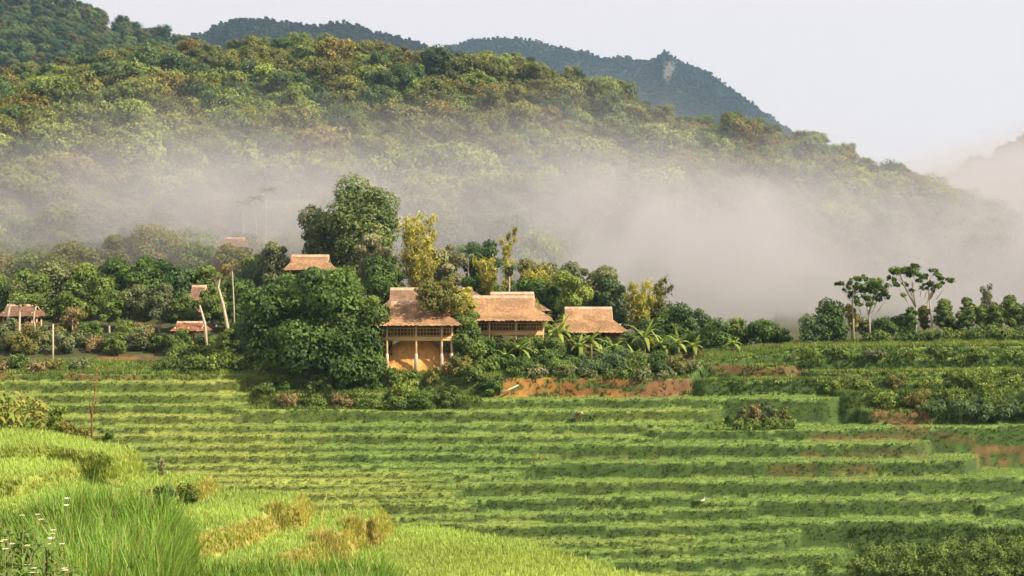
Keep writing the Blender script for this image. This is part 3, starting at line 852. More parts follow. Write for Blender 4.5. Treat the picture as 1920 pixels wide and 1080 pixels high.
def build_forest():
    T = scatter(41, -160, 2080, 268, 528, 7.4, hill_z)
    K = scatter(45, -60, 560, 222, 264, 7.6, lambda a, b: far_ground(a, b)[0])
    T = T[~((T[:, 3] > 1050) & (T[:, 1] < 350))]                       # open meadow under the thickest mist
    T = np.concatenate([T, K])
    r = np.random.default_rng(42)
    px = T[:, 3]; Y = T[:, 1]
    cols = np.array([tree_colour(r, a, b, c) for a, b, c in zip(T[:, 0], T[:, 1], T[:, 3])])
    scl = 0.70 + 0.95 * r.random(len(T)) ** 1.6
    scl = np.where(T[:, 1] > 488, 0.62 + 0.5 * (scl - 0.7), scl)
    scl = np.where(T[:, 1] < 266, scl * 0.62, scl)
    var = r.integers(0, len(PROTO), len(T)); rot = r.random(len(T)) * 6.283
    # singles: the nearest crowns in view that stand clear of the thickest mist
    pyt = HY - (T[:, 2] + 7) / Y * F
    clear = (px > 0) & (px < 1920) & (pyt < 330 + 60 * (px < 500))
    order = np.argsort(np.where(clear, Y, 9999))[:290]
    single = np.zeros(len(T), bool); single[order] = True
    labs = {0: 'rounded forest tree among others on the misty hillside', 1: 'broad forest tree among others on the misty hillside', 2: 'tall narrow forest tree among others on the misty hillside',
            3: 'flat topped forest tree among others on the misty hillside', 4: 'dense domed forest tree among others on the misty hillside', 5: 'small rounded forest tree among others on the misty hillside'}
    for i in np.nonzero(single)[0]:
        o = bpy.data.objects.new('forest_tree', P_MESH[var[i]])
        COL.objects.link(o)
        o.location = (T[i, 0], T[i, 1], T[i, 2] - 0.5); o.rotation_euler = (0, 0, rot[i]); o.scale = (scl[i],) * 3
        o.color = (*cols[i], 1)
        tag(o, TINTS[i] + ' ' + labs[int(var[i])], 'tree', TINTS[i] + ' ' + labs[int(var[i])].split(' among')[0] + 's on the hillside above the mist')
    m = ~single
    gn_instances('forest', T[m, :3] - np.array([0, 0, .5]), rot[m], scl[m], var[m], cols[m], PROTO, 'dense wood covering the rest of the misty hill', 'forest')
    # wood on the hills behind
    A = scatter(43, -120, 760, 640, 945, 9.5, hill2_z)
    B = scatter(44, 1650, 2080, 620, 862, 9.5, hill3_z)
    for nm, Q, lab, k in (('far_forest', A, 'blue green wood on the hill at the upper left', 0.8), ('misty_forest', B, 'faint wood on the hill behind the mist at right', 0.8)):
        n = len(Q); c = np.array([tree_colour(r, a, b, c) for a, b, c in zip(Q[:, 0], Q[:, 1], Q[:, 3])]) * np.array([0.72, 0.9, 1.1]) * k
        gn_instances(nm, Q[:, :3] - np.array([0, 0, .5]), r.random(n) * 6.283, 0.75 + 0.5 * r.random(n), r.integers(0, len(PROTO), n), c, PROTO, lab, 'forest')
build_forest()
def build_mountain_wood():
    r = np.random.default_rng(47)
    for (v, t, rock), nm, lab in zip(MOUNT_PTS, ('ridge_wood', 'peak_wood'), ('dark wood on the twin humped mountain at the upper left', 'dark wood on the pointed mountain')):
        px = v[:, 0] / v[:, 1] * F + CX; py = HY - v[:, 2] / v[:, 1] * F
        ok = np.nonzero((t > 0.15) & (t < 1.02) & (py < 320) & (py > -20) & (px > 150) & (rock < .25))[0]
        k = r.choice(ok, min(len(ok), 14000), replace=False); n = len(k)
        p = v[k] + np.stack([(r.random(n) - .5) * 6, (r.random(n) - .5) * 6, np.full(n, -2.0)], 1)
        c = np.array([0.030, 0.046, 0.024]) * (0.5 + 0.9 * r.random((n, 1)))
        gn_instances(nm, p, r.random(n) * 6.283, 0.34 + 0.3 * r.random(n), r.integers(0, len(PROTO), n), c, PROTO, lab, 'forest')
build_mountain_wood()
# ---------------------------------------------------------------- thatched stilt houses
def thatch(geo, A, B, C, D, seed, tone=(0.40, 0.185, 0.10), course=0.26, bundle=0.13, proud=0.045, ragged=0.20):
    """overlapping courses of thatch bundles on the slope A-B (upper edge) to D-C (lower edge)"""
    r = np.random.default_rng(seed)
    A, B, C, D = [np.asarray(p, float) for p in (A, B, C, D)]
    nrm = np.cross(B - A, D - A); nrm /= np.linalg.norm(nrm)
    if nrm[2] < 0: nrm = -nrm
    ln = np.linalg.norm((D + C) / 2 - (A + B) / 2)
    nc = max(2, int(ln / course))
    tone = np.asarray(tone)
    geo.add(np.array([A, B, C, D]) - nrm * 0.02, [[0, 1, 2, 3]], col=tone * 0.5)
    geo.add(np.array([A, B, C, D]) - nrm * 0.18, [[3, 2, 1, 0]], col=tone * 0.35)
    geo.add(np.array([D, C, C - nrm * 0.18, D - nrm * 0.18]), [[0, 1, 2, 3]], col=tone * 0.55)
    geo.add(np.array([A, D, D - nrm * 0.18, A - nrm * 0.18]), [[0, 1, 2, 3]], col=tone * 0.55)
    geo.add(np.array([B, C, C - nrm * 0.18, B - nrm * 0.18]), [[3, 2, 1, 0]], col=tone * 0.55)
    for j in range(nc):
        u0 = j / nc; u1 = (j + 1.25) / nc
        wid = np.linalg.norm((B + (C - B) * u1) - (A + (D - A) * u1))
        nb = max(3, int(wid / bundle))
        e = np.linspace(0, 1, nb + 1)
        for k in range(nb):
            a0 = e[k] - 0.004; a1 = e[k + 1] + 0.004
            dl = (r.random() - 0.35) * ragged / ln
            if j == nc - 1: dl += r.random() * 0.10 / ln
            lo = u1 + dl
            p = []
            for (u, a, off) in ((u0, a0, 0.005), (u0, a1, 0.005), (lo, a1, proud), (lo, a0, proud)):
                l = A + (D - A) * u; rr = B + (C - B) * u
                p.append(l + (rr - l) * a + nrm * (off + 0.03 * (r.random() - .5) * (off > 0.01)))
            c = tone * (0.80 + 0.36 * r.random()) * (0.72 + 0.56 * vnoise(np.array([a0 * 7.0]), np.array([u0 * 3.0]), seed)[0])
            c = c * np.array([1, 0.96 + 0.1 * r.random(), 0.92 + 0.2 * r.random()])
            geo.add(np.array(p), [[0, 1, 2, 3]], col=c)

SHADE_TIMBER = solid_mat('shade_toned_timber', (0.10, 0.055, 0.022), (0.24, 0.13, 0.05), 7, stretch=(4, 4, 0.5))  # wall timber with the shade behind the railing put into its colour
def part(name, geo, mat, parent, smooth=False):
    return link(name, geo.mesh(name, mat, smooth), parent)

def stilt_house(label, px, Y, W, D, Lr, z_ridge, z_eave, z_floor, rz=0.0, tone=(0.40, 0.185, 0.10), seed=1, posts=(-0.42, -0.14, 0.14, 0.42),
                ground=None, rail=True, wall=True, ramp=False, footing=True, cap_tone=(0.46, 0.34, 0.24), group='thatched stilt houses', name='stilt_house'):
    """heights are world z; the origin sits on the ground under the house centre"""
    zg = gz(px, Y) if ground is None else ground
    t = thing(name, label, 'house', ((px - CX) / F * Y, Y, zg), group, rz)
    zr, ze, zf = z_ridge - zg, z_eave - zg, z_floor - zg
    zb = ze + 0.50 * (zr - ze); yb = D * 0.25; xr = Lr / 2
    g = Geo()
    for s in (-1, 1):
        thatch(g, (-xr * s, 0, zr), (xr * s, 0, zr), ((xr + .05) * s, s * yb, zb), (-(xr + .05) * s, s * yb, zb), seed + s, tone)
        thatch(g, (-(xr + .05) * s, s * yb, zb), ((xr + .05) * s, s * yb, zb), (W / 2 * s, s * D / 2, ze), (-W / 2 * s, s * D / 2, ze), seed + 3 + s, tone)
        thatch(g, (s * (xr + .05), -yb * s, zb), (s * (xr + .05), yb * s, zb), (s * W / 2, D / 2 * s, ze), (s * W / 2, -D / 2 * s, ze), seed + 6 + s, tone)
    roof = part('roof', g, THATCH, t)
    g = Geo(); r = np.random.default_rng(seed)
    n = int(Lr / 0.35)
    for k in range(n):
        x0 = -xr - .1 + (Lr + .2) * k / n; x1 = x0 + (Lr + .2) / n * 1.05; c = np.asarray(cap_tone) * (0.8 + .35 * r.random())
        for s in (-1, 1):
            g.add([[x0, 0, zr + .12], [x1, 0, zr + .12], [x1, s * .36, zr - .16 - .06 * r.random()], [x0, s * .36, zr - .16 - .06 * r.random()]], [[0, 1, 2, 3]], col=c)
    link('ridge_cap', g.mesh('ridge_cap', THATCH), roof)
    for s in (-1, 1):
        g = Geo(); x = s * (xr - .12)
        g.add([[x, -yb * .96, zb + .02], [x, yb * .96, zb + .02], [x, 0, zr - .1]], tris=[[0, 1, 2]])
        g.add([[x - s * .06, -yb * .96, zb + .02], [x - s * .06, yb * .96, zb + .02], [x - s * .06, 0, zr - .1]], tris=[[0, 2, 1]])
        part('gable_panel', g, BAMBOO, t)
        g = Geo()
        for q in (-1, 1):
            g.add([[x + s * .14, 0, zr + .02], [x + s * .22, 0, zr + .02], [x + s * .22, q * yb, zb - .02], [x + s * .14, q * yb, zb - .02],
                   [x + s * .14, 0, zr - .16], [x + s * .22, 0, zr - .16], [x + s * .22, q * yb, zb - .2], [x + s * .14, q * yb, zb - .2]],
                  [[0, 1, 2, 3], [4, 7, 6, 5], [1, 5, 6, 2], [0, 3, 7, 4]])
        part('barge_board', g, WOOD, t)
    Wd = W * 0.84; Dd = D * 0.80
    g = Geo(); g.box((0, 0, zf - .07), (Wd, Dd, .14)); deck = part('floor_deck', g, WOOD, t)
    g = Geo(); g.box((0, -Dd / 2 + .09, zf - .27), (Wd * 1.01, .16, .26)); link('edge_beam', g.mesh('edge_beam', BAMBOO), deck)
    for yy in (-Dd / 2 + .12, 0, Dd / 2 - .12):
        for f in posts:
            g = Geo(); x = f * W
            g.tube([(x, yy, -0.5), (x, yy, zf - .15), (x + .02, yy, zb - .55 if abs(yy) < .1 else ze + .02 + .35)], [.13, .12, .10], 8, jit=.12)
            po = part('post', g, WOOD, t, True)
            if footing and yy < -.5:
                g = Geo(); hh = (zf) * 0.48
                g.tube([(x, yy, -.5), (x, yy, hh * .92), (x, yy, hh)], [.21, .19, .15], 8)
                link('footing', g.mesh('footing', CONCRETE, True), po)
    if wall:
        zt = ze + .25
        yw = -Dd / 2 + 1.25
        n = 9
        for k in range(n):                   # front wall of woven panels with two openings
            if k in (2, 6): continue
            x0 = -Wd / 2 + .25 + (Wd - .5) * k / n; w = (Wd - .5) / n
            g = Geo(); g.box((x0 + w / 2, yw + .012 * (k % 2), (zf + zt) / 2), (w * .98, .06, zt - zf)); part('wall_panel', g, SHADE_TIMBER, t)
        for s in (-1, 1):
            g = Geo(); g.box((s * (Wd / 2 - .22), yw / 2 + Dd / 4, (zf + zt) / 2), (.06, Dd / 2 - yw - .2, zt - zf)); part('side_wall', g, SHADE_TIMBER, t)
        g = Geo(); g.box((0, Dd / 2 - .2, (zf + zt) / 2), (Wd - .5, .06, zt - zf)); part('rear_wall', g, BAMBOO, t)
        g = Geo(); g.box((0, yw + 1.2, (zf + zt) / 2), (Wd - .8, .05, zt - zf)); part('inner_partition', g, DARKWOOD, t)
    if rail:
        g = Geo(); yr = -Dd / 2 + .08
        for z, h in ((zf + .92, .09), (zf + .12, .07), (zf + .55, .05)):
            g.box((0, yr, z), (Wd, .07, h))
            for s in (-1, 1): g.box((s * (Wd / 2 - .04), yr + .65, z), (.07, 1.2, h))
        part('handrail', g, BAMBOO, t)
        g = Geo(); n = int(Wd / .33)
        for k in range(n + 1): g.box((-Wd / 2 + .05 + (Wd - .1) * k / n, yr + .02, zf + .5), (.05, .05, .86))
        part('balustrade', g, BAMBOO, t)
    if ramp:
        g = Geo()
        d = np.array([2.6, .3, -1.0]); d /= np.linalg.norm(d); up = np.array([0, 0, 1.0]); b = np.cross(up, d); b /= np.linalg.norm(b); u = np.cross(d, b)
        R = np.stack([d, b, u], 1)
        g.box((-W * .10, -Dd / 2 + .8, zf - .75), (3.0, .8, .12), R)
        st = part('stair_ramp', g, WOOD, t)
        for k in range(7):
            g = Geo(); g.box(np.array([-W * .10, -Dd / 2 + .8, zf - .75]) + d * (k - 3) * .4 + u * .10, (.07, .76, .07), R)
            link('tread', g.mesh('tread', WOOD), st)
    return t

def zpy(py, Y): return (HY - py) / F * Y
TN = (0.36, 0.225, 0.125); TN2 = (0.26, 0.165, 0.105); TN3 = (0.39, 0.238, 0.130)
stilt_house('front stilt house with railed deck over an ochre earth bank', 785, 148.6, 9.0, 7.2, 5.6, zpy(567, 148.6), zpy(609, 145), zpy(632, 145.8), seed=11, tone=TN3, posts=(-0.345, -0.01, 0.285, 0.40))
stilt_house('stilt house with a long carved balcony beside the front house', 944, 155, 10.4, 7.4, 6.6, zpy(556, 155), zpy(600, 151.4), zpy(622, 152), seed=21, tone=TN3, ramp=True, rz=-0.03)
stilt_house('stilt house with a low roof among banana plants', 1103, 161, 8.6, 6.8, 5.2, zpy(577, 161), zpy(622, 157.7), zpy(645, 158.5), seed=31, tone=TN3, rail=False, footing=False)
stilt_house('dark roofed house right behind the front house', 776, 163, 8.2, 7.0, 5.2, zpy(541, 163), zpy(584, 159.6), zpy(600, 160), seed=41, tone=TN2, rail=False, footing=False)
stilt_house('small gabled hut between the two big stilt houses', 873, 166, 3.6, 5.2, 2.2, zpy(541, 166), zpy(566, 164), zpy(590, 164), seed=51, tone=TN2, rail=False, footing=False, rz=1.25, posts=(-.35, .35))
stilt_house('house with a pale gable board behind the balcony house', 960, 167, 8.0, 6.0, 5.0, zpy(549, 167), zpy(582, 164), zpy(600, 164), seed=61, tone=TN2, rail=False, footing=False, rz=0.16, posts=(-.38, .38))
stilt_house('thatched house whose roof shows above the big mango trees', 582, 183, 6.2, 4.6, 4.7, zpy(479, 183), zpy(505, 181), zpy(520, 181), seed=71, tone=TN, rail=False, footing=False, posts=(-.38, .38))
stilt_house('little roof peeping out beside the uphill house', 512, 203, 3.4, 4.0, 2.0, zpy(490, 203), zpy(508, 201), zpy(520, 201), seed=81, tone=TN2, rail=False, footing=False, wall=False, posts=(-.38, .38))
stilt_house('farthest roof half lost in mist near the areca palms', 441, 215, 4.0, 4.0, 2.8, zpy(446, 215), zpy(462, 213), zpy(474, 213), seed=91, tone=TN2, rail=False, footing=False, wall=False, posts=(-.38, .38))
stilt_house('low open hut under the leaning bare trunk', 358, 163, 3.9, 3.6, 3.0, zpy(604, 163), zpy(620, 161), zpy(640, 161), seed=101, tone=(0.28, 0.13, 0.07), rail=False, footing=False, wall=False, posts=(-.40, 0, .40), name='hut')
stilt_house('hut roof poking out of the trees at the left grove', 374, 176, 3.8, 4.2, 1.6, zpy(536, 176), zpy(562, 174), zpy(580, 174), seed=111, tone=(0.22, 0.14, 0.09), rail=False, footing=False, wall=False, posts=(-.38, .38), name='hut')
stilt_house('brown roofed hut behind pale trunks at the far left', 42, 168, 4.4, 4.4, 3.4, zpy(572, 168), zpy(592, 166), zpy(615, 166), seed=121, tone=(0.19, 0.115, 0.075), rail=False, footing=False, wall=False, posts=(-.38, .38), name='hut')

# the cut earth bank under the front house
def earth_bank():
    r = np.random.default_rng(8)
    xs = np.linspace(0, 1, 46); ts = np.linspace(0, 1, 14)
    xa = (722 - CX) / F * 147; xb = (848 - CX) / F * 147
    v = []
    for t in ts:
        for u in xs:
            x = xa + (xb - xa) * u
            top = 2.55 + 0.9 * math.sin(u * 3.0 + .4) - 1.3 * abs(u - 0.5) ** 2 * 2
            z = -0.4 + (top + .4) * t ** 1.05
            y = 146.0 + 1.9 * t ** 1.35 + 0.5 * float(fbm(np.array([x * 1.3]), np.array([z * 1.3]), 141)[0]) + 0.25 * float(fbm(np.array([x * 5]), np.array([z * 2.0]), 142)[0])
            v.append([x, y, gz(785, 146) + z])
    for u in xs:
        x = xa + (xb - xa) * u; v.append([x, 153, v[(len(ts) - 1) * len(xs)][2] - .3])
    i = np.arange((len(ts) + 1) * len(xs)).reshape(len(ts) + 1, len(xs))
    q = np.stack([i[:-1, :-1], i[:-1, 1:], i[1:, 1:], i[1:, :-1]], -1).reshape(-1, 4)
    o = link('earth_bank', make_mesh('earth_bank', v, q, EARTH, None, True)); tag(o, 'bare ochre earth bank beneath the front stilt house', 'earth bank', None, 'structure')
earth_bank()

# a pale pole in the left field and a plank on the long ochre bank
def pole():
    z = gz(99, 152)
    t = thing('pole', 'pale upright pole standing in the left field', 'pole', ((99 - CX) / F * 152, 152, z))
    g = Geo(); g.tube([(0, 0, -.4), (.03, 0, 1.6), (.02, .02, zpy(608, 152) - z)], [.10, .09, .075], 8); part('shaft', g, PALEBARK, t, True)
    g = Geo(); g.tube([(.02, .02, zpy(608, 152) - z - .02), (.02, .02, zpy(608, 152) - z + .05)], [.10, .09], 8); part('cap', g, PALEBARK, t, True)
pole()
def plank():
    Y = slope_Y(142.6); a = P(938, 738, Y - .6); b = P(972, 722, Y)
    m = (a + b) / 2; d = (b - a); L = np.linalg.norm(d); d /= L; n = np.cross(d, [0, 1, 0]); n /= np.linalg.norm(n); w = np.cross(n, d)
    t = thing('plank', 'pale plank lying slanted at the left end of the long ochre bank', 'plank', tuple(m))
    g = Geo(); g.box((0, 0, 0), (L, .05, .16), np.stack([d, w, n], 1)); part('board', g, PALEBARK, t)
plank()
# ---------------------------------------------------------------- trees and plants round the houses
PAL = {'deep': ((0.022, 0.052, 0.014), (0.115, 0.195, 0.036)), 'mid': ((0.038, 0.075, 0.018), (0.185, 0.250, 0.048)), 'olive': ((0.070, 0.080, 0.022), (0.240, 0.235, 0.058)),
       'sage': ((0.060, 0.095, 0.030), (0.215, 0.270, 0.075)), 'weed': ((0.085, 0.135, 0.030), (0.215, 0.300, 0.060)), 'yellow': ((0.190, 0.205, 0.032), (0.500, 0.465, 0.080)), 'blue': ((0.034, 0.068, 0.028), (0.135, 0.205, 0.075)), 'pale': ((0.120, 0.130, 0.060), (0.340, 0.340, 0.180)),
       'fresh': ((0.075, 0.130, 0.024), (0.280, 0.360, 0.065)), 'grey': ((0.065, 0.088, 0.038), (0.210, 0.240, 0.100)), 'dry': ((0.13, 0.10, 0.045), (0.32, 0.25, 0.11))}
_seed = [1000]
def nseed(): _seed[0] += 1; return _seed[0]

def broadleaf(label, px, Y, pyt, wpx, pal='mid', cb=0.22, nl=16, leaf=0.36, flat=0.85, dens=1.0, group=None, bark=None, name='broadleaf_tree', cat='tree', core=True, lobevar=0.3):
    sd = nseed(); r = random.Random(sd)
    if Y < 144.2: Y = slope_Y(Y)      # on the terraced slope
    zg = gz(px, Y); H = max(1.0, zpy(pyt, Y) - zg); W = wpx / F * Y
    t = thing(name, label, cat, ((px - CX) / F * Y, Y, zg), group)
    Hc = H * (1 - cb)
    lob = round_lobes(r, W, Hc * 0.93, nl, flat, H * cb)
    g = Geo(); dk, lt = PAL[pal]
    if core: solid_core(g, lob, np.asarray(dk) * 0.9, 0.50)
    leaf_cloud(g, lob, int(min(14000, 150 * dens * W * Hc * (0.36 / leaf) ** 1.6)), leaf, sd, dk, lt, lobevar=lobevar, spread=.66 if pal in ('weed', 'fresh') and name == 'shrub' else 0.0)
    part('crown', g, LEAF, t)
    g = Geo(); rt = 0.05 + W * 0.022
    g.tube([(0, 0, -.5), (r.uniform(-.1, .1), 0, H * cb * .6), (r.uniform(-.2, .2), r.uniform(-.2, .2), H * (cb + .25 * (1 - cb))), (0, 0, H * .8)], [rt * 1.25, rt, rt * .75, rt * .2], 8, jit=.15)
    for l in lob[1:9]:
        z0 = H * (cb * .8 + .1 * r.random())
        g.tube([(0, 0, z0), (l[0] * .5, l[1] * .5, (z0 + l[2]) * .52), (l[0] * .95, l[1] * .95, l[2])], [rt * .5, rt * .32, rt * .1], 6)
    part('trunk', g, bark or BARK, t, True)
    return t

def shrub(label, px, Y, pyt, wpx, pal='mid', group=None, leaf=0.26, name='shrub', dens=1.2):
    return broadleaf(label, px, Y, pyt, wpx, pal, 0.04, 9, leaf, 0.9, dens, group, None, name, 'shrub')

def bamboo(label, px, Y, pyt, wpx, pal='yellow', group='bamboo clumps', lean=0.0, n=16, dens=1.0):
    sd = nseed(); r = np.random.default_rng(sd)
    zg = gz(px, Y); H = zpy(pyt, Y) - zg; W = wpx / F * Y
    t = thing('bamboo_clump', label, 'bamboo', ((px - CX) / F * Y, Y, zg), group)
    gc = Geo(); gl = Geo(); dk, lt = PAL[pal]
    for k in range(n):
        a = r.random() * 6.283; sp = W * 0.62 * (0.25 + 0.75 * r.random()); hh = H * (0.55 + 0.45 * r.random())
        if k == 0: hh = H
        dx = math.cos(a) * sp + lean * hh; dy = math.sin(a) * sp
        b = np.array([math.cos(a), math.sin(a), 0]) * W * 0.10
        u = np.linspace(0, 1, 9)
        pts = np.stack([b[0] + (dx - b[0]) * u ** 2.0, b[1] + (dy - b[1]) * u ** 2.0, -.3 + (hh + .3) * np.sin(u * 1.45) / math.sin(1.45)], 1)
        gc.tube(pts[:-1], np.linspace(.05, .015, 8), 5)
        lobs = []
        for j in range(3, 9):
            q = W * 0.09 * (1.25 - 0.08 * j) + .22
            p = pts[j]; lobs.append((p[0] + r.normal() * q * .5, p[1] + r.normal() * q * .5, p[2] - q * .4, q, q, q * 1.25))
        leaf_cloud(gl, lobs, int(420 * dens), 0.42, sd + k, dk, lt, spread=.75, up=0.1, asp=0.30, droop=1.6, jitter=.8, lobevar=.35)
    part('culms', gc, PALEBARK, t, True)
    part('foliage', gl, LEAF, t)
    return t

def strip_leaf(geo, base, az, length, width, rise, drop, col, r, nseg=7, fold=0.25):
    """an arching blade leaf; az direction, rise upward start slope, drop how far it bends over"""
    d = np.array([math.cos(az), math.sin(az), 0]); s = np.array([-d[1], d[0], 0])
    u = np.linspace(0, 1, nseg)
    p = base + np.outer(u * length * (0.75 + .1 * r.random()), d) + np.outer(length * (rise * u - drop * u ** 2), [0, 0, 1])
    w = width * np.sin(np.clip(u * 0.92 + 0.08, 0, 1) * np.pi) ** 0.7 * .5
    v = []
    for i in range(nseg):
        v += [p[i] - s * w[i] - np.array([0, 0, fold * w[i]]), p[i], p[i] + s * w[i] - np.array([0, 0, fold * w[i]])]
    q = []
    for i in range(nseg - 1):
        a = 3 * i; q += [[a, a + 1, a + 4, a + 3], [a + 1, a + 2, a + 5, a + 4]]
    geo.add(v, q, col=col)

def banana(label, px, Y, pyt, wpx, pal='fresh', group='banana plants', n=11):
    sd = nseed(); r = np.random.default_rng(sd)
    zg = gz(px, Y); H = max(1.6, zpy(pyt, Y) - zg); W = wpx / F * Y
    t = thing('banana_plant', label, 'banana plant', ((px - CX) / F * Y, Y, zg), group)
    hs = H * 0.55
    g = Geo(); g.tube([(0, 0, -.4), (.03, 0, hs * .5), (0, .03, hs)], [.17, .14, .09], 8, (0.20, 0.22, 0.07)); part('stem', g, LEAF, t, True)
    dk, lt = PAL[pal]
    for k in range(n):
        az = k * 2.4 + r.random() * .7; up = k / n
        g = Geo(); m = 0.35 + .65 * r.random()
        c = np.asarray(dk) * (1 - m) + np.asarray(lt) * m
        if k == 0: c = np.array([0.30, 0.20, 0.05])
        strip_leaf(g, np.array([0, 0, hs * (.9 + .1 * up)]), az, W * (.52 + .12 * r.random()), .46, 0.35 + 1.0 * up, 1.05 - .35 * up, c, r)
        part('leaf', g, LEAF, t, True)
    g = Geo(); strip_leaf(g, np.array([0, 0, hs]), r.random() * 6, H * .45, .30, 1.25, .25, np.asarray(lt), r); part('leaf', g, LEAF, t, True)
    return t

def palm(label, px, Y, pyt, wpx, pal='blue', group='slim palms', n=12, dead=False):
    sd = nseed(); r = np.random.default_rng(sd)
    zg = gz(px, Y) if Y < 260 else float(hill_z(np.array([px]), np.array([Y]))[0]); H = zpy(pyt, Y) - zg; W = wpx / F * Y
    t = thing('palm_tree', label, 'palm', ((px - CX) / F * Y, Y, zg), group)
    hs = H - W * .30; bx = r.normal() * .25
    g = Geo(); u = np.linspace(0, 1, 7)
    g.tube(np.stack([bx * u ** 2, 0 * u, -.4 + (hs + .4) * u], 1), np.linspace(.13, .08, 7), 8); part('trunk', g, PALEBARK, t, True)
    dk, lt = PAL[pal]
    for k in range(n):
        az = k * 2.4; el = 0.15 + 1.25 * (k / n); L = W * .55
        d = np.array([math.cos(az), math.sin(az), 0]); s = np.array([-d[1], d[0], 0])
        uu = np.linspace(0, 1, 12)
        p = np.array([bx, 0, hs]) + np.outer(uu * L * .95, d) + np.outer(L * (el * uu - (el * .6 + .45) * uu ** 2), [0, 0, 1])
        g = Geo(); g.tube(p, np.linspace(.035, .01, 12), 4, np.asarray(dk) * 1.2)
        V = []; Q = []
        for i in range(1, 12):
            ll = L * .30 * math.sin(min(1, uu[i] * .85 + .15) * math.pi) + .10
            for q in (-1, 1):
                b = p[i]; e = p[i] + s * q * ll + d * ll * .35 - np.array([0, 0, ll * .45]); o = len(V)
                wl = .07 * max(1.0, Y / 150.0) ** 2; V += [b - d * wl, b + d * wl, e]; Q.append([o, o + 1, o + 2])
        c = np.asarray(dk) * .4 + np.asarray(lt) * (.35 + .5 * r.random())
        g.add(V, tris=Q, col=c)
        part('frond', g, LEAF, t)
    if dead:
        g = Geo(); leaf_cloud(g, [(bx, 0, hs - .45, .45, .45, .5)], 160, .4, sd, (0.03, 0.02, 0.012), (0.08, 0.05, 0.03), droop=2, asp=.3); part('dead_skirt', g, LEAF, t)
    return t

# the big mango trees left of the front house
broadleaf('dark leafed mango tree at the left of the dense clump beside the front house', 512, 148.5, 515, 135, 'deep', .05, 20, .40, group='mango trees beside the front house')
broadleaf('tallest glossy mango tree in the middle of the clump beside the front house', 612, 147.5, 488, 170, 'deep', .04, 26, .42, group='mango trees beside the front house', lobevar=.45)
broadleaf('lighter green mango tree touching the left eave of the front house', 682, 147.5, 528, 118, 'mid', .04, 18, .38, group='mango trees beside the front house', lobevar=.4)
broadleaf('low dark mango tree at the foot of the clump', 575, 145.2, 600, 150, 'deep', .02, 16, .38, group='mango trees beside the front house')
broadleaf('low leafy mango tree right at the corner of the front house', 668, 145.0, 598, 118, 'deep', .02, 14, .36, group='mango trees beside the front house', lobevar=.4)
broadleaf('rounded mango tree top just below the uphill roof', 568, 156, 490, 116, 'deep', .1, 14, .38, group='mango trees beside the front house')
broadleaf('yellow tipped young mango tree above the clump', 655, 152, 505, 80, 'fresh', .1, 12, .36, group='mango trees beside the front house')
# the tall trees behind
broadleaf('tallest tree with a domed crown standing out of the mist', 684, 193, 322, 140, 'sage', .10, 26, .42, 1.1, group='tall trees behind the houses', lobevar=.35)
broadleaf('shorter dark tree leaning on the left of the tallest one', 608, 195, 382, 100, 'grey', .10, 18, .42, 1.1, group='tall trees behind the houses')
broadleaf('ivory flowered tree under the tallest crown', 694, 178, 424, 62, 'pale', .15, 12, .34, group='tall trees behind the houses')
broadleaf('dark round tree between the ivory tree and the yellow bamboo', 722, 172, 466, 88, 'deep', .12, 14, .36, group='tall trees behind the houses')
broadleaf('greyish leafed tree right of the yellow bamboo', 838, 178, 440, 62, 'pale', .2, 12, .34, group='tall trees behind the houses')
broadleaf('blue green round tree behind the slim palm', 905, 182, 436, 80, 'blue', .2, 14, .36, group='tall trees behind the houses')
broadleaf('dark tree in the gap behind the hut gable', 905, 172, 500, 70, 'deep', .1, 12, .34, group='tall trees behind the houses')
broadleaf('twisted small tree in front of the two stilt houses', 826, 147.0, 512, 92, 'olive', .62, 14, .30, .7, group='trees in front of the houses')
broadleaf('amber tinted small tree beside the hut gable', 868, 150.5, 528, 58, 'yellow', .55, 9, .28, .7, .8, group='trees in front of the houses')
broadleaf('bushy green tree filling the gap between the two stilt houses', 872, 147.8, 570, 78, 'mid', .06, 14, .32, group='trees in front of the houses')
# soft feathery trees right of the palm
for lab, px, Y, pyt, w, pal in (
        ('dull green feathery tree behind the pale gable board', 1005, 178, 478, 84, 'olive'), ('rounded olive tree behind the balcony house', 1055, 180, 478, 92, 'grey'),
        ('fresh green cone shaped tree above the banana leaves', 1072, 167, 500, 66, 'fresh'), ('grey green tree above the low roof', 1118, 176, 486, 78, 'grey'),
        ('blue green bushy tree at the right of the low roof ridge', 1152, 172, 514, 66, 'blue'), ('dark low tree behind the balcony house', 1030, 171, 520, 80, 'deep'), ('low dark tree left of the low roof', 975, 173, 515, 60, 'deep')):
    broadleaf(lab, px, Y, pyt, w, pal, .12, 13, .34, 1.0, group='feathery trees behind the balcony house')
bamboo('big golden bamboo clump in the middle behind the houses', 782, 174, 404, 92, 'yellow', n=24, dens=1.2)
bamboo('small yellow bamboo tuft left of the thin palm', 912, 170, 486, 40, 'yellow', n=10)
bamboo('single tall bamboo plume rising above the thin palm', 952, 176, 428, 26, 'yellow', n=5, lean=.015)
bamboo('low yellow bamboo behind the balcony house ridge', 1012, 174, 508, 80, 'yellow', n=14)
bamboo('golden bamboo right of the low roof', 1196, 168, 528, 56, 'yellow', n=12)
bamboo('bamboo clump with a plume leaning to the right', 1228, 171, 522, 46, 'olive', n=9, lean=.16)
palm('slim palm with a full dark head behind the houses', 880, 171, 452, 62, 'blue', n=15)
palm('thin palm with a dead brown skirt behind the balcony house', 955, 168, 492, 36, 'deep', n=9, dead=True)
palm('tallest areca palm in the mist', 497, 238, 346, 36, 'deep', 'areca palms in the mist', 9)
palm('areca palm just left of the tallest one', 482, 240, 362, 34, 'deep', 'areca palms in the mist', 9)
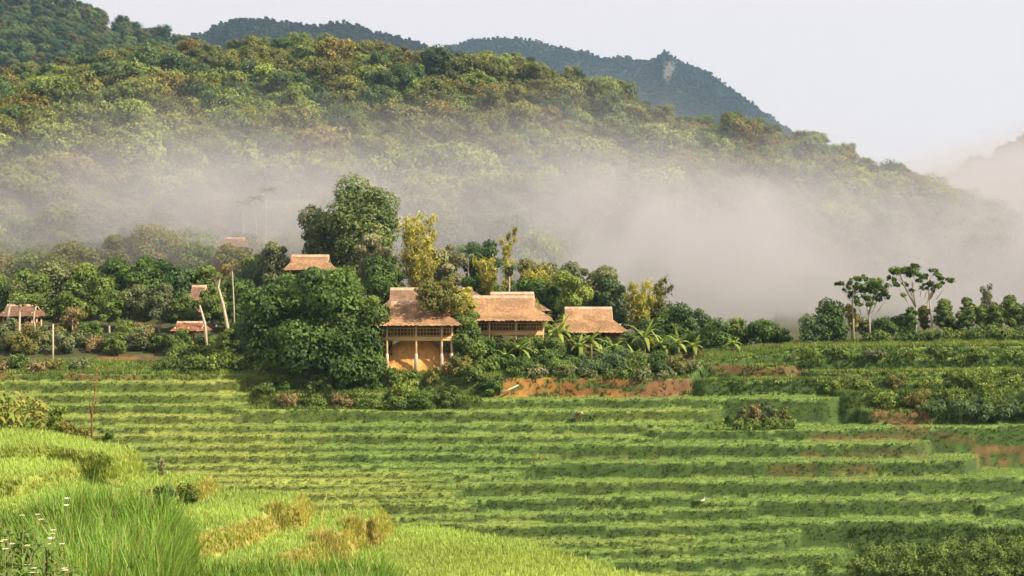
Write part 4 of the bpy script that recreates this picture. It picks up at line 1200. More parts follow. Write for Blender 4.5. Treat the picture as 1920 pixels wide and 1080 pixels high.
palm('leftmost areca palm in the mist', 458, 243, 370, 36, 'deep', 'areca palms in the mist', 9)
# dark trees and bushes closing the row on the right
for lab, px, Y, pyt, w, pal in (
        ('dark tree right of the leaning bamboo', 1262, 164, 566, 80, 'deep'), ('blue green tree with a notched top', 1298, 166, 568, 62, 'blue'), ('dark low tree before the mist gap', 1335, 160, 598, 74, 'deep'),
        ('low green tree in the middle of the dark row', 1385, 161, 592, 64, 'mid'), ('blackish round tree near the mist gap', 1432, 160, 596, 66, 'deep'), ('small tree at the very edge of the mist gap', 1465, 159, 618, 36, 'deep'),
        ('tall dark tree behind the banana with yellow leaves', 1225, 163, 588, 60, 'deep')):
    broadleaf(lab, px, Y, pyt, w, pal, .06, 12, .32, .9, group='dark trees closing the row')
bl = [('banana plant drooping over the balcony house corner', 1046, 153, 582, 62), ('banana plant with a splayed crown before the low roof', 1108, 153, 606, 66), ('big star shaped banana plant right of the low roof', 1208, 154, 596, 84),
      ('banana plant with a yellowed leaf', 1272, 153, 610, 56), ('banana plant standing before the balcony posts', 975, 149.5, 628, 60), ('low banana plant among the bushes under the balcony', 1034, 149, 648, 48),
      ('lone banana plant before the dark row', 1374, 154, 640, 44), ('banana plant half hidden behind the balcony house gable', 1018, 160, 556, 50), ('banana plant left of the low roof eave', 1058, 156.5, 588, 48), ('banana plant in front of the low roof, left of the splayed one', 1086, 152, 624, 52), ('banana plant under the right eave of the low roof', 1152, 153, 628, 54),
      ('small banana plant at the bush line below the low roof', 1130, 150, 646, 44), ('banana plant between the star shaped and the yellowed ones', 1240, 153.5, 618, 56), ('short banana plant below the star shaped one', 1190, 150.5, 644, 46), ('banana plant at the right end of the bush line', 1300, 153, 626, 48), ('tall banana plant against the balcony house end wall', 1030, 155, 576, 56), ('banana plant at the foot of the balcony posts', 948, 149.2, 650, 46)]
for a in bl: banana(*a)

for lab, px, Y, pyt, w, pal in (('dark bush under the balcony house, left post side', 905, 151.5, 634, 60, 'deep'), ('dark bush under the balcony house, middle', 945, 152.5, 632, 64, 'deep'), ('leafy bush under the balcony house, right post side', 990, 151.5, 628, 62, 'mid'),
        ('bush between the balcony house and the low roof', 1030, 152, 618, 60, 'mid'), ('bush at the left post of the low roofed house', 1075, 155, 632, 54, 'mid'), ('bush at the right post of the low roofed house', 1150, 155, 636, 60, 'deep'), ('bush right of the low roofed house', 1185, 156, 612, 54, 'mid'), ('bush behind the yellowed banana plant', 1250, 156, 622, 60, 'deep')):
    shrub(lab, px, Y, pyt, w, pal, 'bushes round the house posts')
ORDN = ['first', 'second', 'third', 'fourth', 'fifth', 'sixth', 'seventh', 'eighth', 'ninth', 'tenth', 'eleventh', 'twelfth', 'thirteenth', 'fourteenth', 'fifteenth', 'sixteenth', 'seventeenth', 'eighteenth', 'nineteenth', 'twentieth', 'twenty-first', 'twenty-second', 'twenty-third', 'twenty-fourth', 'twenty-fifth', 'twenty-sixth']
def row(items, fmt, fn, group, **kw):
    for k, it in enumerate(sorted(items)):
        fn(fmt % ORDN[k], *it, group=group, **kw)
# bushes above the long ochre bank
row([(905, 147, 668, 60, 'mid'), (940, 148, 664, 64, 'deep'), (985, 147, 668, 62, 'deep'), (1020, 148, 662, 56, 'deep'), (1050, 146, 676, 54, 'mid'), (1082, 148, 664, 58, 'deep'), (1112, 146.5, 674, 58, 'blue'),
     (1148, 147, 656, 74, 'blue'), (1185, 146.5, 664, 60, 'mid'), (1222, 147, 662, 62, 'deep'), (1258, 147, 664, 56, 'olive'), (1284, 146.6, 676, 44, 'blue')],
    'rounded bush above the long ochre bank, %s from its left end', shrub, 'bushes above the long ochre bank')
row([(1008, 145.2, 690, 40, 'pale'), (1060, 145.3, 694, 42, 'grey'), (1100, 145.2, 692, 44, 'grey'), (1150, 145.2, 690, 48, 'mid'), (1205, 145.2, 692, 46, 'grey'), (1250, 145.3, 692, 42, 'grey'), (1300, 147.0, 686, 46, 'grey'), (965, 145.2, 690, 42, 'mid')],
    'small pale bush on the lip of the long ochre bank, %s from its left end', shrub, 'small bushes on the lip of the long ochre bank')
row([(690, 144.3, 688, 60, 'deep'), (735, 144.6, 684, 26, 'mid'), (775, 144.4, 690, 22, 'mid'), (812, 144.5, 686, 26, 'olive'), (862, 145.2, 664, 54, 'olive'), (885, 144.4, 680, 56, 'mid'), (925, 143.2, 702, 48, 'deep'), (640, 144.0, 684, 60, 'deep')],
    'low plant before the front house, %s from the left', shrub, 'low plants before the front house')
# left grove: back row and front row
row([(-20, 205, 470, 110, 'olive'), (70, 205, 474, 110, 'mid'), (150, 204, 452, 110, 'olive'), (232, 206, 432, 100, 'olive'), (300, 208, 418, 110, 'olive'), (372, 206, 446, 96, 'mid'), (440, 205, 449, 92, 'olive'), (515, 194, 442, 60, 'grey'), (480, 198, 470, 70, 'mid')],
    'taller tree in the rear row of the left grove, %s from the left', broadleaf, 'rear row of the left grove', cb=.15, nl=16, leaf=.40)
row([(-10, 180, 515, 100, 'mid'), (52, 178, 498, 96, 'mid'), (112, 182, 486, 100, 'grey'), (168, 178, 490, 90, 'mid'), (225, 182, 476, 92, 'deep'), (280, 178, 466, 92, 'deep'), (330, 181, 490, 84, 'blue'), (395, 184, 490, 84, 'mid'), (442, 180, 520, 70, 'deep'), (478, 176, 540, 66, 'deep')],
    'tree in the middle row of the left grove, %s from the left', broadleaf, 'middle row of the left grove', cb=.10, nl=16, leaf=.38, lobevar=.4)
row([(60, 170, 548, 56, 'grey'), (120, 171, 545, 60, 'mid'), (205, 170, 540, 62, 'mid'), (250, 171, 530, 60, 'grey'), (300, 170, 520, 70, 'grey'), (345, 170, 545, 56, 'mid'), (405, 171, 560, 50, 'deep'), (440, 168, 570, 50, 'deep')],
    'small tree at the front of the left grove, %s from the left', broadleaf, 'front row of the left grove', cb=.20, nl=12, leaf=.32, bark=PALEBARK)
row([(235, 164, 596, 44, 'fresh'), (10, 161, 596, 56, 'grey'), (45, 158, 612, 50, 'olive'), (75, 160, 604, 44, 'grey'), (115, 158, 616, 44, 'grey'), (170, 163, 600, 52, 'mid'), (215, 158, 622, 50, 'mid'), (255, 160, 612, 50, 'grey'), (325, 158, 626, 40, 'mid'), (345, 161, 612, 30, 'mid'), (380, 158, 622, 40, 'deep'), (455, 158, 600, 60, 'mid'), (475, 153, 630, 60, 'deep'), (420, 157, 612, 46, 'mid'), (395, 153, 640, 60, 'fresh'), (340, 154, 644, 60, 'mid'), (300, 160, 622, 46, 'mid'), (155, 162, 622, 52, 'grey'), (95, 163, 618, 56, 'olive'), (20, 160, 622, 60, 'grey'), (190, 160, 632, 46, 'dry'), (60, 164, 600, 46, 'dry'), (130, 166, 588, 50, 'dry'), (270, 165, 606, 44, 'dry')],
    'undergrowth bush before the left grove, %s from the left', shrub, 'undergrowth before the left grove')
row([(30, 148.5, 666, 50, 'mid'), (95, 148, 676, 56, 'olive'), (150, 148, 674, 40, 'grey'), (310, 147, 672, 50, 'mid'), (360, 147, 664, 62, 'mid'), (410, 147, 660, 64, 'fresh'), (450, 147, 668, 60, 'mid'), (500, 146.5, 670, 60, 'fresh'), (545, 146, 672, 56, 'mid'), (-10, 147, 690, 60, 'dry'), (70, 146.5, 692, 46, 'dry')],
    'bush along the top of the left terraces, %s from the left', shrub, 'bushes along the top of the left terraces')

# bare trunks
def bare_tree(label, pts_px, Y, rad, fork=None, group='bare pale trunks', tuft=None):
    p = [P(a, b, Y) for a, b in pts_px]
    z0 = gz(pts_px[0][0], Y); base = np.array([p[0][0], Y, z0])
    t = thing('bare_tree', label, 'tree', tuple(base), group)
    pts = [np.array([0, 0, -.4])] + [q - base for q in p[1:]]
    g = Geo(); g.tube(pts, np.linspace(rad, rad * .45, len(pts)), 7, jit=.15); part('trunk', g, PALEBARK, t, True)
    for f in fork or []:
        q = [P(a, b, Y) - base + np.array([0, .2 * k, 0]) for k, (a, b) in enumerate(f)]
        g = Geo(); g.tube(q, np.linspace(rad * .5, rad * .2, len(q)), 6); part('branch', g, PALEBARK, t, True)
    for (a, b, w, pal) in tuft or []:
        c = P(a, b, Y) - base; q = w / F * Y / 2
        g = Geo(); leaf_cloud(g, [(c[0], c[1], c[2], q, q, q * .7)], int(260 * q), .3, nseed(), *PAL[pal]); part('foliage', g, LEAF, t)
    return t
bare_tree('pale bare trunk bending left then forking, beside the mango clump', [(436, 655), (426, 610), (418, 570), (409, 538), (412, 524), (419, 510)], 157, .21, [[(409, 538), (403, 530), (400, 526)]], tuft=[(424, 504, 26, 'dry'), (402, 524, 12, 'dry')])
bare_tree('thin upright trunk with a drooping brown head', [(441, 600), (438, 560), (436, 520), (435, 504)], 160, .10, tuft=[(434, 500, 12, 'dry')])
bare_tree('leaning bare stump of a trunk at the low hut', [(390, 640), (384, 606), (378, 585), (373, 568)], 156, .19, tuft=[(375, 566, 10, 'olive')])
bare_tree('slanted pale trunk at the far left edge', [(12, 612), (16, 585), (20, 565), (28, 545)], 163, .20, tuft=[(30, 540, 40, 'grey')])
bare_tree('upright pale trunk before the far left hut', [(34, 650), (36, 620), (37, 590), (36, 570)], 160, .17, tuft=[(38, 560, 40, 'mid')])
bare_tree('crooked pale trunk right of the far left hut', [(64, 640), (66, 615), (63, 600), (67, 570)], 162, .13, tuft=[(68, 562, 36, 'mid')])
bare_tree('thin reddish trunk in the middle of the left grove', [(136, 630), (136, 610), (137, 590)], 164, .10, tuft=[(138, 585, 30, 'dry')])
bare_tree('second thin trunk in the middle of the left grove', [(147, 630), (147, 612), (148, 596)], 164, .10, tuft=[(150, 590, 26, 'olive')])

# ---- right ridge: open crowned trees, dark bush tree and the row
def open_tree(label, px, Y, blobs, forks, group='open crowned trees on the right ridge'):
    zg = gz(px, Y); base = np.array([(px - CX) / F * Y, Y, zg])
    t = thing('open_crowned_tree', label, 'tree', tuple(base), group)
    r = np.random.default_rng(nseed()); lob = []
    for (a, b, w, h) in blobs:
        c = P(a, b, Y) - base; W = w / F * Y / 2; H = h / F * Y / 2
        for q in range(3):
            k = .45 + .35 * r.random()
            lob.append((c[0] + r.normal() * W * .55, c[1] + r.normal() * .7, c[2] + r.normal() * H * .45, W * k, W * k, H * k * 1.05))
    g = Geo(); leaf_cloud(g, lob, int(330 * sum(l[3] for l in lob)), .36, nseed(), (0.022, 0.055, 0.014), (0.14, 0.22, 0.04), spread=.62, jitter=.7, lobevar=.4, droop=.8)
    part('crown', g, LEAF, t)
    g = Geo()
    for f in forks:
        q = [P(a, b, Y) - base for a, b in f]
        if abs(q[0][2]) < 2.5: q[0] = np.array([q[0][0], 0, -.3])
        g.tube(q, np.linspace(.13, .04, len(q)), 6)
    for l in lob[::3]:
        c = np.array(l[:3]); k = np.array([c[0] * .55, c[1] * .5, c[2] - 1.0 - .3 * abs(c[0])])
        g.tube([k, (k + c) / 2 + np.array([0, 0, .05]), c], [.035, .03, .015], 4)
    part('trunk', g, PALEBARK, t, True)
open_tree('left one of the two open crowned trees with a drooping twig of leaves', 1618, 157.5,
    [(1578, 534, 14, 9), (1592, 530, 12, 12), (1604, 523, 20, 11), (1618, 520, 18, 12), (1632, 527, 22, 14), (1645, 532, 22, 16), (1656, 540, 18, 14), (1640, 546, 22, 14), (1625, 540, 24, 14), (1610, 538, 22, 14), (1598, 548, 16, 12), (1588, 540, 10, 8), (1660, 556, 14, 12), (1648, 560, 18, 10), (1630, 560, 20, 8), (1612, 556, 14, 9), (1568, 532, 9, 6), (1623, 571, 20, 7), (1600, 562, 14, 14)],
    [[(1632, 640), (1630, 600), (1626, 575), (1618, 545)], [(1628, 590), (1636, 566), (1646, 545)], [(1600, 640), (1600, 600), (1598, 560), (1604, 530)]])
open_tree('right and taller open crowned tree with a flat wind swept top', 1722, 158,
    [(1672, 510, 16, 12), (1688, 506, 20, 14), (1702, 508, 22, 13), (1716, 512, 24, 14), (1714, 498, 16, 7), (1732, 516, 20, 13), (1746, 508, 14, 9), (1756, 516, 16, 12), (1768, 522, 14, 8), (1778, 526, 14, 8), (1672, 524, 12, 12), (1680, 534, 12, 10), (1720, 527, 12, 8), (1740, 532, 16, 10), (1752, 536, 14, 8), (1764, 530, 14, 8), (1730, 540, 12, 9), (1700, 534, 10, 7), (1710, 544, 12, 7), (1694, 552, 10, 6), (1748, 544, 10, 7)],
    [[(1748, 635), (1746, 590), (1742, 555), (1740, 520)], [(1716, 640), (1718, 600), (1716, 570), (1708, 520)], [(1717, 575), (1700, 545), (1686, 512)], [(1744, 560), (1756, 535), (1770, 526)]])
broadleaf('dark bushy tree with a pointed shoulder left of the open crowned trees', 1556, 157.5, 556, 62, 'deep', .05, 16, .30, 1.0, group='right ridge trees')
broadleaf('dark spreading shrub like tree at the mist gap', 1528, 157, 588, 66, 'blue', .05, 13, .28, .9, group='right ridge trees')
broadleaf('leafy tree half covering the hut roof in the left grove', 398, 168, 528, 62, 'mid', .2, 12, .34, group='trees at the left grove edge')
broadleaf('yellowish slim tree between the dark tree and the open crown', 1597, 158.5, 566, 26, 'yellow', .3, 8, .26, 1.2, .8, group='right ridge trees')
row([(1622, 159, 596, 40, 'grey'), (1660, 158, 592, 46, 'deep'), (1692, 158.5, 584, 40, 'deep'), (1708, 158, 568, 28, 'deep'), (1732, 159, 566, 26, 'olive'), (1770, 158, 556, 42, 'mid'), (1785, 158.5, 590, 40, 'deep'),
     (1815, 158, 552, 38, 'mid'), (1842, 158.5, 564, 36, 'mid'), (1868, 158, 560, 40, 'mid'), (1896, 158.4, 548, 40, 'mid'), (1925, 158, 560, 44, 'mid')],
    'small tree in the row on the right ridge, %s from the left', broadleaf, 'tree row on the right ridge', cb=.22, nl=11, leaf=.28)
broadleaf('wispy tree rising above the row on the right ridge', 1850, 160, 522, 24, 'grey', .35, 9, .26, 1.5, .45, group='right ridge trees', core=False)
row([(1640, 155.5, 622, 60, 'mid'), (1700, 155.5, 624, 60, 'deep'), (1760, 155.2, 622, 64, 'mid'), (1820, 155.5, 616, 64, 'mid'), (1880, 155.2, 614, 66, 'mid'), (1930, 155.4, 616, 60, 'deep')],
    'low hedge bush under the right ridge trees, %s from the left', shrub, 'hedge bushes on the right ridge')
# shrubs on the wild slope
row([(1520, 148, 668, 40, 'fresh'), (1575, 147.8, 666, 46, 'mid'), (1640, 147.5, 668, 40, 'grey'), (1700, 147.8, 666, 46, 'fresh'), (1770, 148, 662, 46, 'mid'), (1840, 147.6, 666, 46, 'fresh'), (1900, 147.8, 664, 46, 'fresh'),
     (1560, 143.5, 706, 40, 'fresh'), (1620, 143.2, 710, 44, 'fresh'), (1680, 143.5, 702, 46, 'olive'), (1745, 143.2, 704, 50, 'fresh'), (1800, 143.8, 696, 54, 'fresh'), (1845, 143.2, 688, 50, 'fresh'), (1895, 143.5, 700, 50, 'fresh'), (1660, 140.6, 732, 44, 'fresh'), (1720, 140.2, 730, 50, 'olive'), (1790, 140.5, 728, 50, 'fresh'), (1860, 140.4, 728, 54, 'fresh')],
    'weedy bush on the overgrown right slope, %s from the left', shrub, 'bushes on the overgrown right slope', leaf=.22)
row([(1755, 137.4, 752, 50, 'blue'), (1800, 137.2, 750, 52, 'blue'), (1845, 137.0, 752, 48, 'blue'), (1890, 137.3, 750, 52, 'blue'), (1930, 137, 752, 44, 'blue')],
    'blue green crop bush above the orange slip, %s from the left', shrub, 'blue green bushes above the orange slip', leaf=.22)
row([(1392, 138.0, 753, 26, 'grey'), (1418, 137.8, 751, 28, 'dry'), (1446, 137.6, 753, 28, 'grey'), (1470, 137.5, 755, 24, 'olive'), (1350, 134.6, 784, 26, 'fresh'), (1382, 134.4, 782, 30, 'weed'), (1412, 134.6, 780, 34, 'weed'), (1446, 134.5, 781, 34, 'weed'), (1480, 134.4, 784, 28, 'weed')],
    'low weedy bush in the middle of the terraces, %s from the left', shrub, 'weedy bushes amid the terraces', leaf=.2)
row([(500, 141.5, 722, 40, 'mid'), (540, 140, 736, 44, 'dry'), (590, 140.2, 738, 46, 'mid'), (640, 140, 738, 40, 'dry'), (690, 140.3, 736, 50, 'mid'), (740, 139.5, 742, 44, 'mid'), (790, 140, 738, 50, 'deep'), (840, 141.5, 722, 46, 'mid'), (600, 143, 708, 60, 'mid'), (760, 143, 706, 60, 'fresh'), (520, 143.2, 704, 50, 'deep')],
    'low weedy bush under the mango clump on the upper terraces, %s from the left', shrub, 'weedy bushes on the upper terraces', leaf=.22)
row([(1650, 108.5, 1020, 50, 'weed'), (1700, 108, 1018, 56, 'weed'), (1755, 107.5, 1022, 60, 'weed'), (1810, 108, 1016, 60, 'weed'), (1862, 107.5, 1020, 60, 'weed'), (1915, 107.5, 1018, 60, 'weed'), (1620, 105.5, 1050, 44, 'weed'), (1680, 104.5, 1056, 60, 'weed'), (1740, 104.5, 1058, 60, 'weed'), (1800, 104.5, 1056, 60, 'weed'), (1870, 104.5, 1056, 66, 'weed'), (1925, 104.8, 1056, 50, 'weed'), (1780, 110, 998, 44, 'weed'), (1850, 110.5, 996, 46, 'weed'), (1905, 110.2, 998, 46, 'weed'), (1545, 105, 1058, 36, 'weed')],
    'tangled bush in the lower right corner, %s from the left', shrub, 'tangled bushes in the lower right corner', leaf=.17)
# ---------------------------------------------------------------- near things: maize, weeds, stalks, the person
def ngz(x, y): return float(near_ground(np.array([x]), np.array([y]))[0][0])

def maize(label, px, Y, pyt, sd):
    r = np.random.default_rng(sd); x = (px - CX) / F * Y; z = ngz(x, Y); H = zpy(pyt, Y) - z
    t = thing('maize_plant', label, 'maize', (x, Y, z), 'maize plants on the near hill')
    g = Geo(); g.tube([(0, 0, -.1), (.02, 0, H * .5), (.03, .02, H * .9)], [.022, .018, .01], 6, (0.17, 0.20, 0.06)); part('stalk', g, LEAF, t, True)
    n = 11
    for k in range(n):
        g = Geo(); u = k / n; m = r.random()
        c = np.array([0.12, 0.19, 0.035]) * (1 - m) + np.array([0.36, 0.32, 0.075]) * m
        strip_leaf(g, np.array([.01, 0, H * (.18 + .70 * u)]), k * 2.7 + r.random(), .85 * (1 - .35 * u), .15, .95, .95 + .3 * r.random(), c, r, 7, .3)
        part('leaf', g, LEAF, t, True)
mz = [(20, 46.3, 716), (45, 46.4, 714), (68, 45.7, 728), (80, 45.5, 736), (90, 45.0, 748), (2, 46.5, 712), (3, 45.2, 716), (14, 44.6, 726), (26, 45.4, 722), (38, 44.8, 718), (50, 45.3, 728), (62, 44.9, 724), (74, 45.2, 734), (84, 44.8, 742), (-6, 44.7, 722), (8, 45.9, 708), (32, 46.0, 712), (56, 45.9, 722)]
for k, (a, b, c) in enumerate(sorted(mz)):
    maize('yellowing maize plant on the near hill top, %s from the left' % ORDN[k], a, b, c, 2000 + k)

def near_shrub(label, px, Y, pyt, wpx, pal, leaf=.1, cat='shrub', group='weeds on the near hill'):
    sd = nseed(); r = random.Random(sd); x = (px - CX) / F * Y; z = ngz(x, Y); H = max(.25, zpy(pyt, Y) - z); W = wpx / F * Y
    t = thing('weed_clump', label, cat, (x, Y, z), group)
    lob = round_lobes(r, W, H, 9, 1.0, 0); g = Geo(); leaf_cloud(g, lob, int(900 * W * H / (leaf * 10) ** 2 * 2.2) + 250, leaf, sd, *PAL[pal], fill=.4, asp=.4, jitter=.8, lobevar=.35); part('foliage', g, LEAF, t)
    g = Geo()
    for l in lob[:6]: g.tube([(0, 0, -.05), (l[0] * .5, l[1] * .5, l[2] * .6), l[:3]], [.012, .009, .004], 4, (0.16, 0.12, 0.05))
    part('stems', g, LEAF, t)
for a in (('broad leafed weed right after the maize', 104, 44.0, 758, 40, 'fresh'), ('second weed clump below the maize end', 124, 43.4, 780, 36, 'olive'), ('dark weed at the foot of the reddish sapling', 196, 42.6, 800, 44, 'mid'),
          ('weed clump before the reddish sapling', 150, 42.8, 800, 40, 'olive'), ('grey green weed on the brow', 222, 41.0, 830, 34, 'olive'), ('pale dry weed sticking up on the brow', 240, 40.6, 832, 16, 'pale'), ('small dry weed further down the brow', 302, 39.6, 858, 12, 'pale'),
          ('bluish weed hanging over the middle riser', 306, 36.6, 912, 52, 'blue'), ('light weed at the lip of the middle riser', 272, 36.3, 915, 40, 'olive'), ('dark green weed right of the middle riser', 350, 37.4, 905, 40, 'mid')):
    near_shrub(*a)
def grass_tuft(label, px, Y, wpx, h, tipc, sd):
    r = np.random.default_rng(sd); x = (px - CX) / F * Y; z = ngz(x, Y); W = wpx / F * Y; n = int(500 * W)
    q = r.normal(size=(n, 2)) * W * .28
    zz = near_ground(x + q[:, 0], Y + q[:, 1])[0] - z
    t = thing('grass_tuft', label, 'grass tuft', (x, Y, z), 'dry grass tufts on the near hill')
    tc = np.asarray(tipc) * (.7 + .6 * r.random((n, 1)))
    part_me = blades_mesh('blades', np.stack([q[:, 0], q[:, 1], zz], 1), h * (.5 + .7 * r.random(n)), 3, .03, .7, tc * .7, tc, sd, LEAF)
    link('blades', part_me, t)
for a in (('yellow grass tuft on the cliff-like bank', 520, 36.6, 44, .22, (0.34, 0.34, 0.08)), ('golden grass tuft by the leaning stalk', 664, 37.4, 40, .30, (0.38, 0.37, 0.09)), ('straw coloured tuft before the leaning stalk', 618, 35.6, 60, .24, (0.40, 0.37, 0.11))):
    grass_tuft(*a, 2300 + int(a[1]))

def stem_thing(name, label, cat, pts, Y, rad, mat, twigs=()):
    x = (pts[0][0] - CX) / F * Y; z = ngz(x, Y); base = np.array([x, Y, z])
    t = thing(name, label, cat, tuple(base))
    q = [np.array([0, 0, -.1])] + [P(a, b, Y) - base for a, b in pts[1:]]
    g = Geo(); g.tube(q, np.linspace(rad, rad * .3, len(q)), 6); part('stem', g, mat, t, True)
    for tw in twigs:
        w = [P(a, b, Y) - base + np.array([0, .04 * k, 0]) for k, (a, b) in enumerate(tw)]
        g = Geo(); g.tube(w, np.linspace(rad * .5, rad * .2, len(w)), 5); part('twig', g, mat, t, True)
REDSTEM = solid_mat('red_stem', (0.12, 0.05, 0.025), (0.22, 0.10, 0.05), 20)
STRAW = solid_mat('straw', (0.42, 0.34, 0.10), (0.60, 0.50, 0.18), 20)
stem_thing('sapling', 'leafless reddish sapling on the near hill brow', 'sapling', [(173, 830), (172, 790), (174, 760), (179, 730), (182, 690)], 43.0, .035, REDSTEM,
    [[(172, 785), (168, 765), (166, 752)], [(174, 765), (182, 750), (185, 742)], [(173, 776), (164, 772), (158, 768)], [(178, 735), (174, 716)]])
stem_thing('dry_stalk', 'straw coloured stalk leaning over the near rice', 'stalk', [(598, 1010), (602, 980), (607, 950), (613, 924)], 35.2, .014, STRAW, [[(612, 930), (628, 932), (644, 944)]])

# flowering weeds in the near left corner
def flower_weed(label, px, Y, pyt, wpx, sd):
    r = np.random.default_rng(sd); x = (px - CX) / F * Y; z = float(bank_z(np.array([x]), np.array([Y]))[0]); H = zpy(pyt, Y) - z; W = wpx / F * Y
    t = thing('flowering_weed', label, 'weed', (x, Y, z), 'white flowered weeds')
    gs = Geo(); gl = Geo(); tips = []
    for k in range(30):
        a = r.random() * 6.283; sp = W * .5 * r.random() ** .6; top = np.array([math.cos(a) * sp, math.sin(a) * sp, H * (.6 + .4 * r.random())]); mid = np.array([top[0] * .4, top[1] * .4, top[2] * .6])
        gs.tube([(0, 0, -.05), mid, top], [.007, .005, .003], 4, (0.17, 0.19, 0.06)); tips.append(top)
        for j in range(16):
            u = .15 + .85 * r.random(); p = mid * u * 1.4 if u < .6 else mid + (top - mid) * (u - .6) / .4
            strip_leaf(gl, p, r.random() * 6.283, .11 + .08 * r.random(), .035, .5, .8, np.array([0.10, 0.16, 0.03]) * (.7 + 1.0 * r.random()), r, 4, .2)
    part('stems', gs, LEAF, t); part('leaves', gl, LEAF, t)
    for p in tips[:8]:
        g = Geo()
        for k in range(6):
            a = k * 1.047; d = np.array([math.cos(a), math.sin(a), .15]); s = np.array([-d[1], d[0], 0])
            g.add([p, p + d * .016 + s * .009, p + d * .030, p + d * .016 - s * .009], [[0, 1, 2, 3]], col=(0.80, 0.80, 0.72))
        g.tube([p, p + np.array([0, 0, .008])], [.008, .006], 5, (0.6, 0.5, 0.12))
        part('flower', g, LEAF, t)
for k, a in enumerate([('white flowered weed at the very lower left corner', 8, 11.2, 1010, 110), ('white flowered weed reaching highest in the corner', 40, 12.2, 965, 100), ('white flowered weed next to the tall rice', 86, 11.6, 1000, 90), ('white flowered weed at the bottom edge', 60, 10.6, 1050, 100), ('flowering weed under the tall rice', 130, 11.0, 1060, 80)]):
    flower_weed(*a, 2100 + k)
def blossom(label, px, py, Y, sd):
    p0 = P(px, py, Y); z = float(bank_z(np.array([p0[0]]), np.array([Y]))[0]); H = p0[2] - z
    t = thing('white_blossom', label, 'flower', (p0[0], Y, z), 'white blossoms over the tall rice')
    g = Geo(); g.tube([(0, 0, 0), (.02, 0, H * .6), (0, 0, H)], [.006, .005, .003], 4, (0.15, 0.2, 0.06)); part('stem', g, LEAF, t)
    g = Geo()
    for k in range(7):
        a = k * .9; d = np.array([math.cos(a), math.sin(a), .5]); s = np.array([-d[1], d[0], 0])
        g.add([(0, 0, H), d * .02 + s * .013 + np.array([0, 0, H]), d * .038 + np.array([0, 0, H]), d * .02 - s * .013 + np.array([0, 0, H])], [[0, 1, 2, 3]], col=(0.85, 0.85, 0.78))
    part('petals', g, LEAF, t)
blossom('small white blossom above the tall rice, the upper one', 126, 936, 16.5, 1); blossom('small white blossom above the tall rice, the lower one', 125, 949, 16.2, 2); blossom('white blossom among the corner weeds near the tall rice', 96, 1012, 12.0, 3)

# the stooping farmer in the rice
def person():
    Y = float(Yb(779)); px = 1083
    z = gz(px, Y); base = np.array([(px - CX) / F * Y, Y, z])
    t = thing('person', 'person in dark clothes stooping in the rice below the ochre bank', 'person', tuple(base))
    def skin(name, joints, edges, rads, mat):
        me = bpy.data.meshes.new(name); me.from_pydata([tuple(j) for j in joints], edges, []); me.materials.append(mat)
        o = link(name, me, t); m = o.modifiers.new('skin', 'SKIN')
        for i, q in enumerate(rads): me.skin_vertices[0].data[i].radius = (q, q)
        me.skin_vertices[0].data[0].use_root = True
        s = o.modifiers.new('smooth', 'SUBSURF'); s.levels = 1; s.render_levels = 2
        return o
    cloth = solid_mat('dark_cloth', (0.045, 0.028, 0.022), (0.09, 0.055, 0.045), 8)
    flesh = solid_mat('skin', (0.36, 0.20, 0.13), (0.44, 0.26, 0.17), 6, bump=0)
    straw = solid_mat('hat_straw', (0.50, 0.33, 0.22), (0.66, 0.46, 0.33), 30)
    # pelvis, spine bent toward +x, neck, head; arms reach down; legs
    J = [(-.28, 0, .72), (-.08, 0, .90), (.14, 0, .93), (.26, 0, .92),
         (.16, -.19, .88), (.24, -.22, .62), (.34, -.20, .40), (.16, .19, .88), (.26, .22, .62), (.38, .18, .42),
         (-.26, -.10, .68), (-.20, -.13, .36), (-.26, -.13, .02), (-.26, .10, .68), (-.18, .13, .36), (-.24, .13, .02), (-.14, -.13, 0.0), (-.12, .13, 0.0)]
    E = [(0, 1), (1, 2), (2, 3), (2, 4), (4, 5), (5, 6), (2, 7), (7, 8), (8, 9), (0, 10), (10, 11), (11, 12), (0, 13), (13, 14), (14, 15), (12, 16), (15, 17)]
    R = [.15, .15, .15, .06, .075, .052, .038, .075, .052, .038, .095, .07, .045, .095, .07, .045, .035, .035]
    skin('body', J, E, R, cloth)
    skin('head', [(.28, 0, .92), (.36, 0, .93), (.42, 0, .90)], [(0, 1), (1, 2)], [.055, .10, .085], flesh)
    for s, (hx, hy, hz) in ((-1, (.36, -.20, .36)), (1, (.40, .18, .38))):
        JJ = [(hx, hy, hz), (hx + .02, hy, hz - .06)]; EE = [(0, 1)]; RR = [.034, .036]
        for k in range(4):
            o = len(JJ); yy = hy + (k - 1.5) * .02
            JJ += [(hx + .03, yy, hz - .10), (hx + .04, yy, hz - .13 - .008 * (k in (1, 2)))]; EE += [(1, o), (o, o + 1)]; RR += [.010, .008]
        o = len(JJ); JJ += [(hx + .05, hy - s * .035, hz - .07), (hx + .065, hy - s * .03, hz - .10)]; EE += [(1, o), (o, o + 1)]; RR += [.011, .009]
        skin('hand', JJ, EE, RR, flesh)
    g = Geo(); n = 20; th = np.linspace(0, 2 * np.pi, n, endpoint=False)
    c = np.array([.37, 0, .97]); ax = np.array([.45, 0, .89]); a = np.array([.89, 0, -.45]); b = np.array([0, 1.0, 0])
    rim = c + np.outer(np.cos(th) * .26, a) + np.outer(np.sin(th) * .26, b); apex = c + ax * .17
    g.add(np.vstack([rim, apex, c + ax * .02]), tris=[[k, (k + 1) % n, n] for k in range(n)] + [[(k + 1) % n, k, n + 1] for k in range(n)])
    part('conical_hat', g, straw, t)
person()

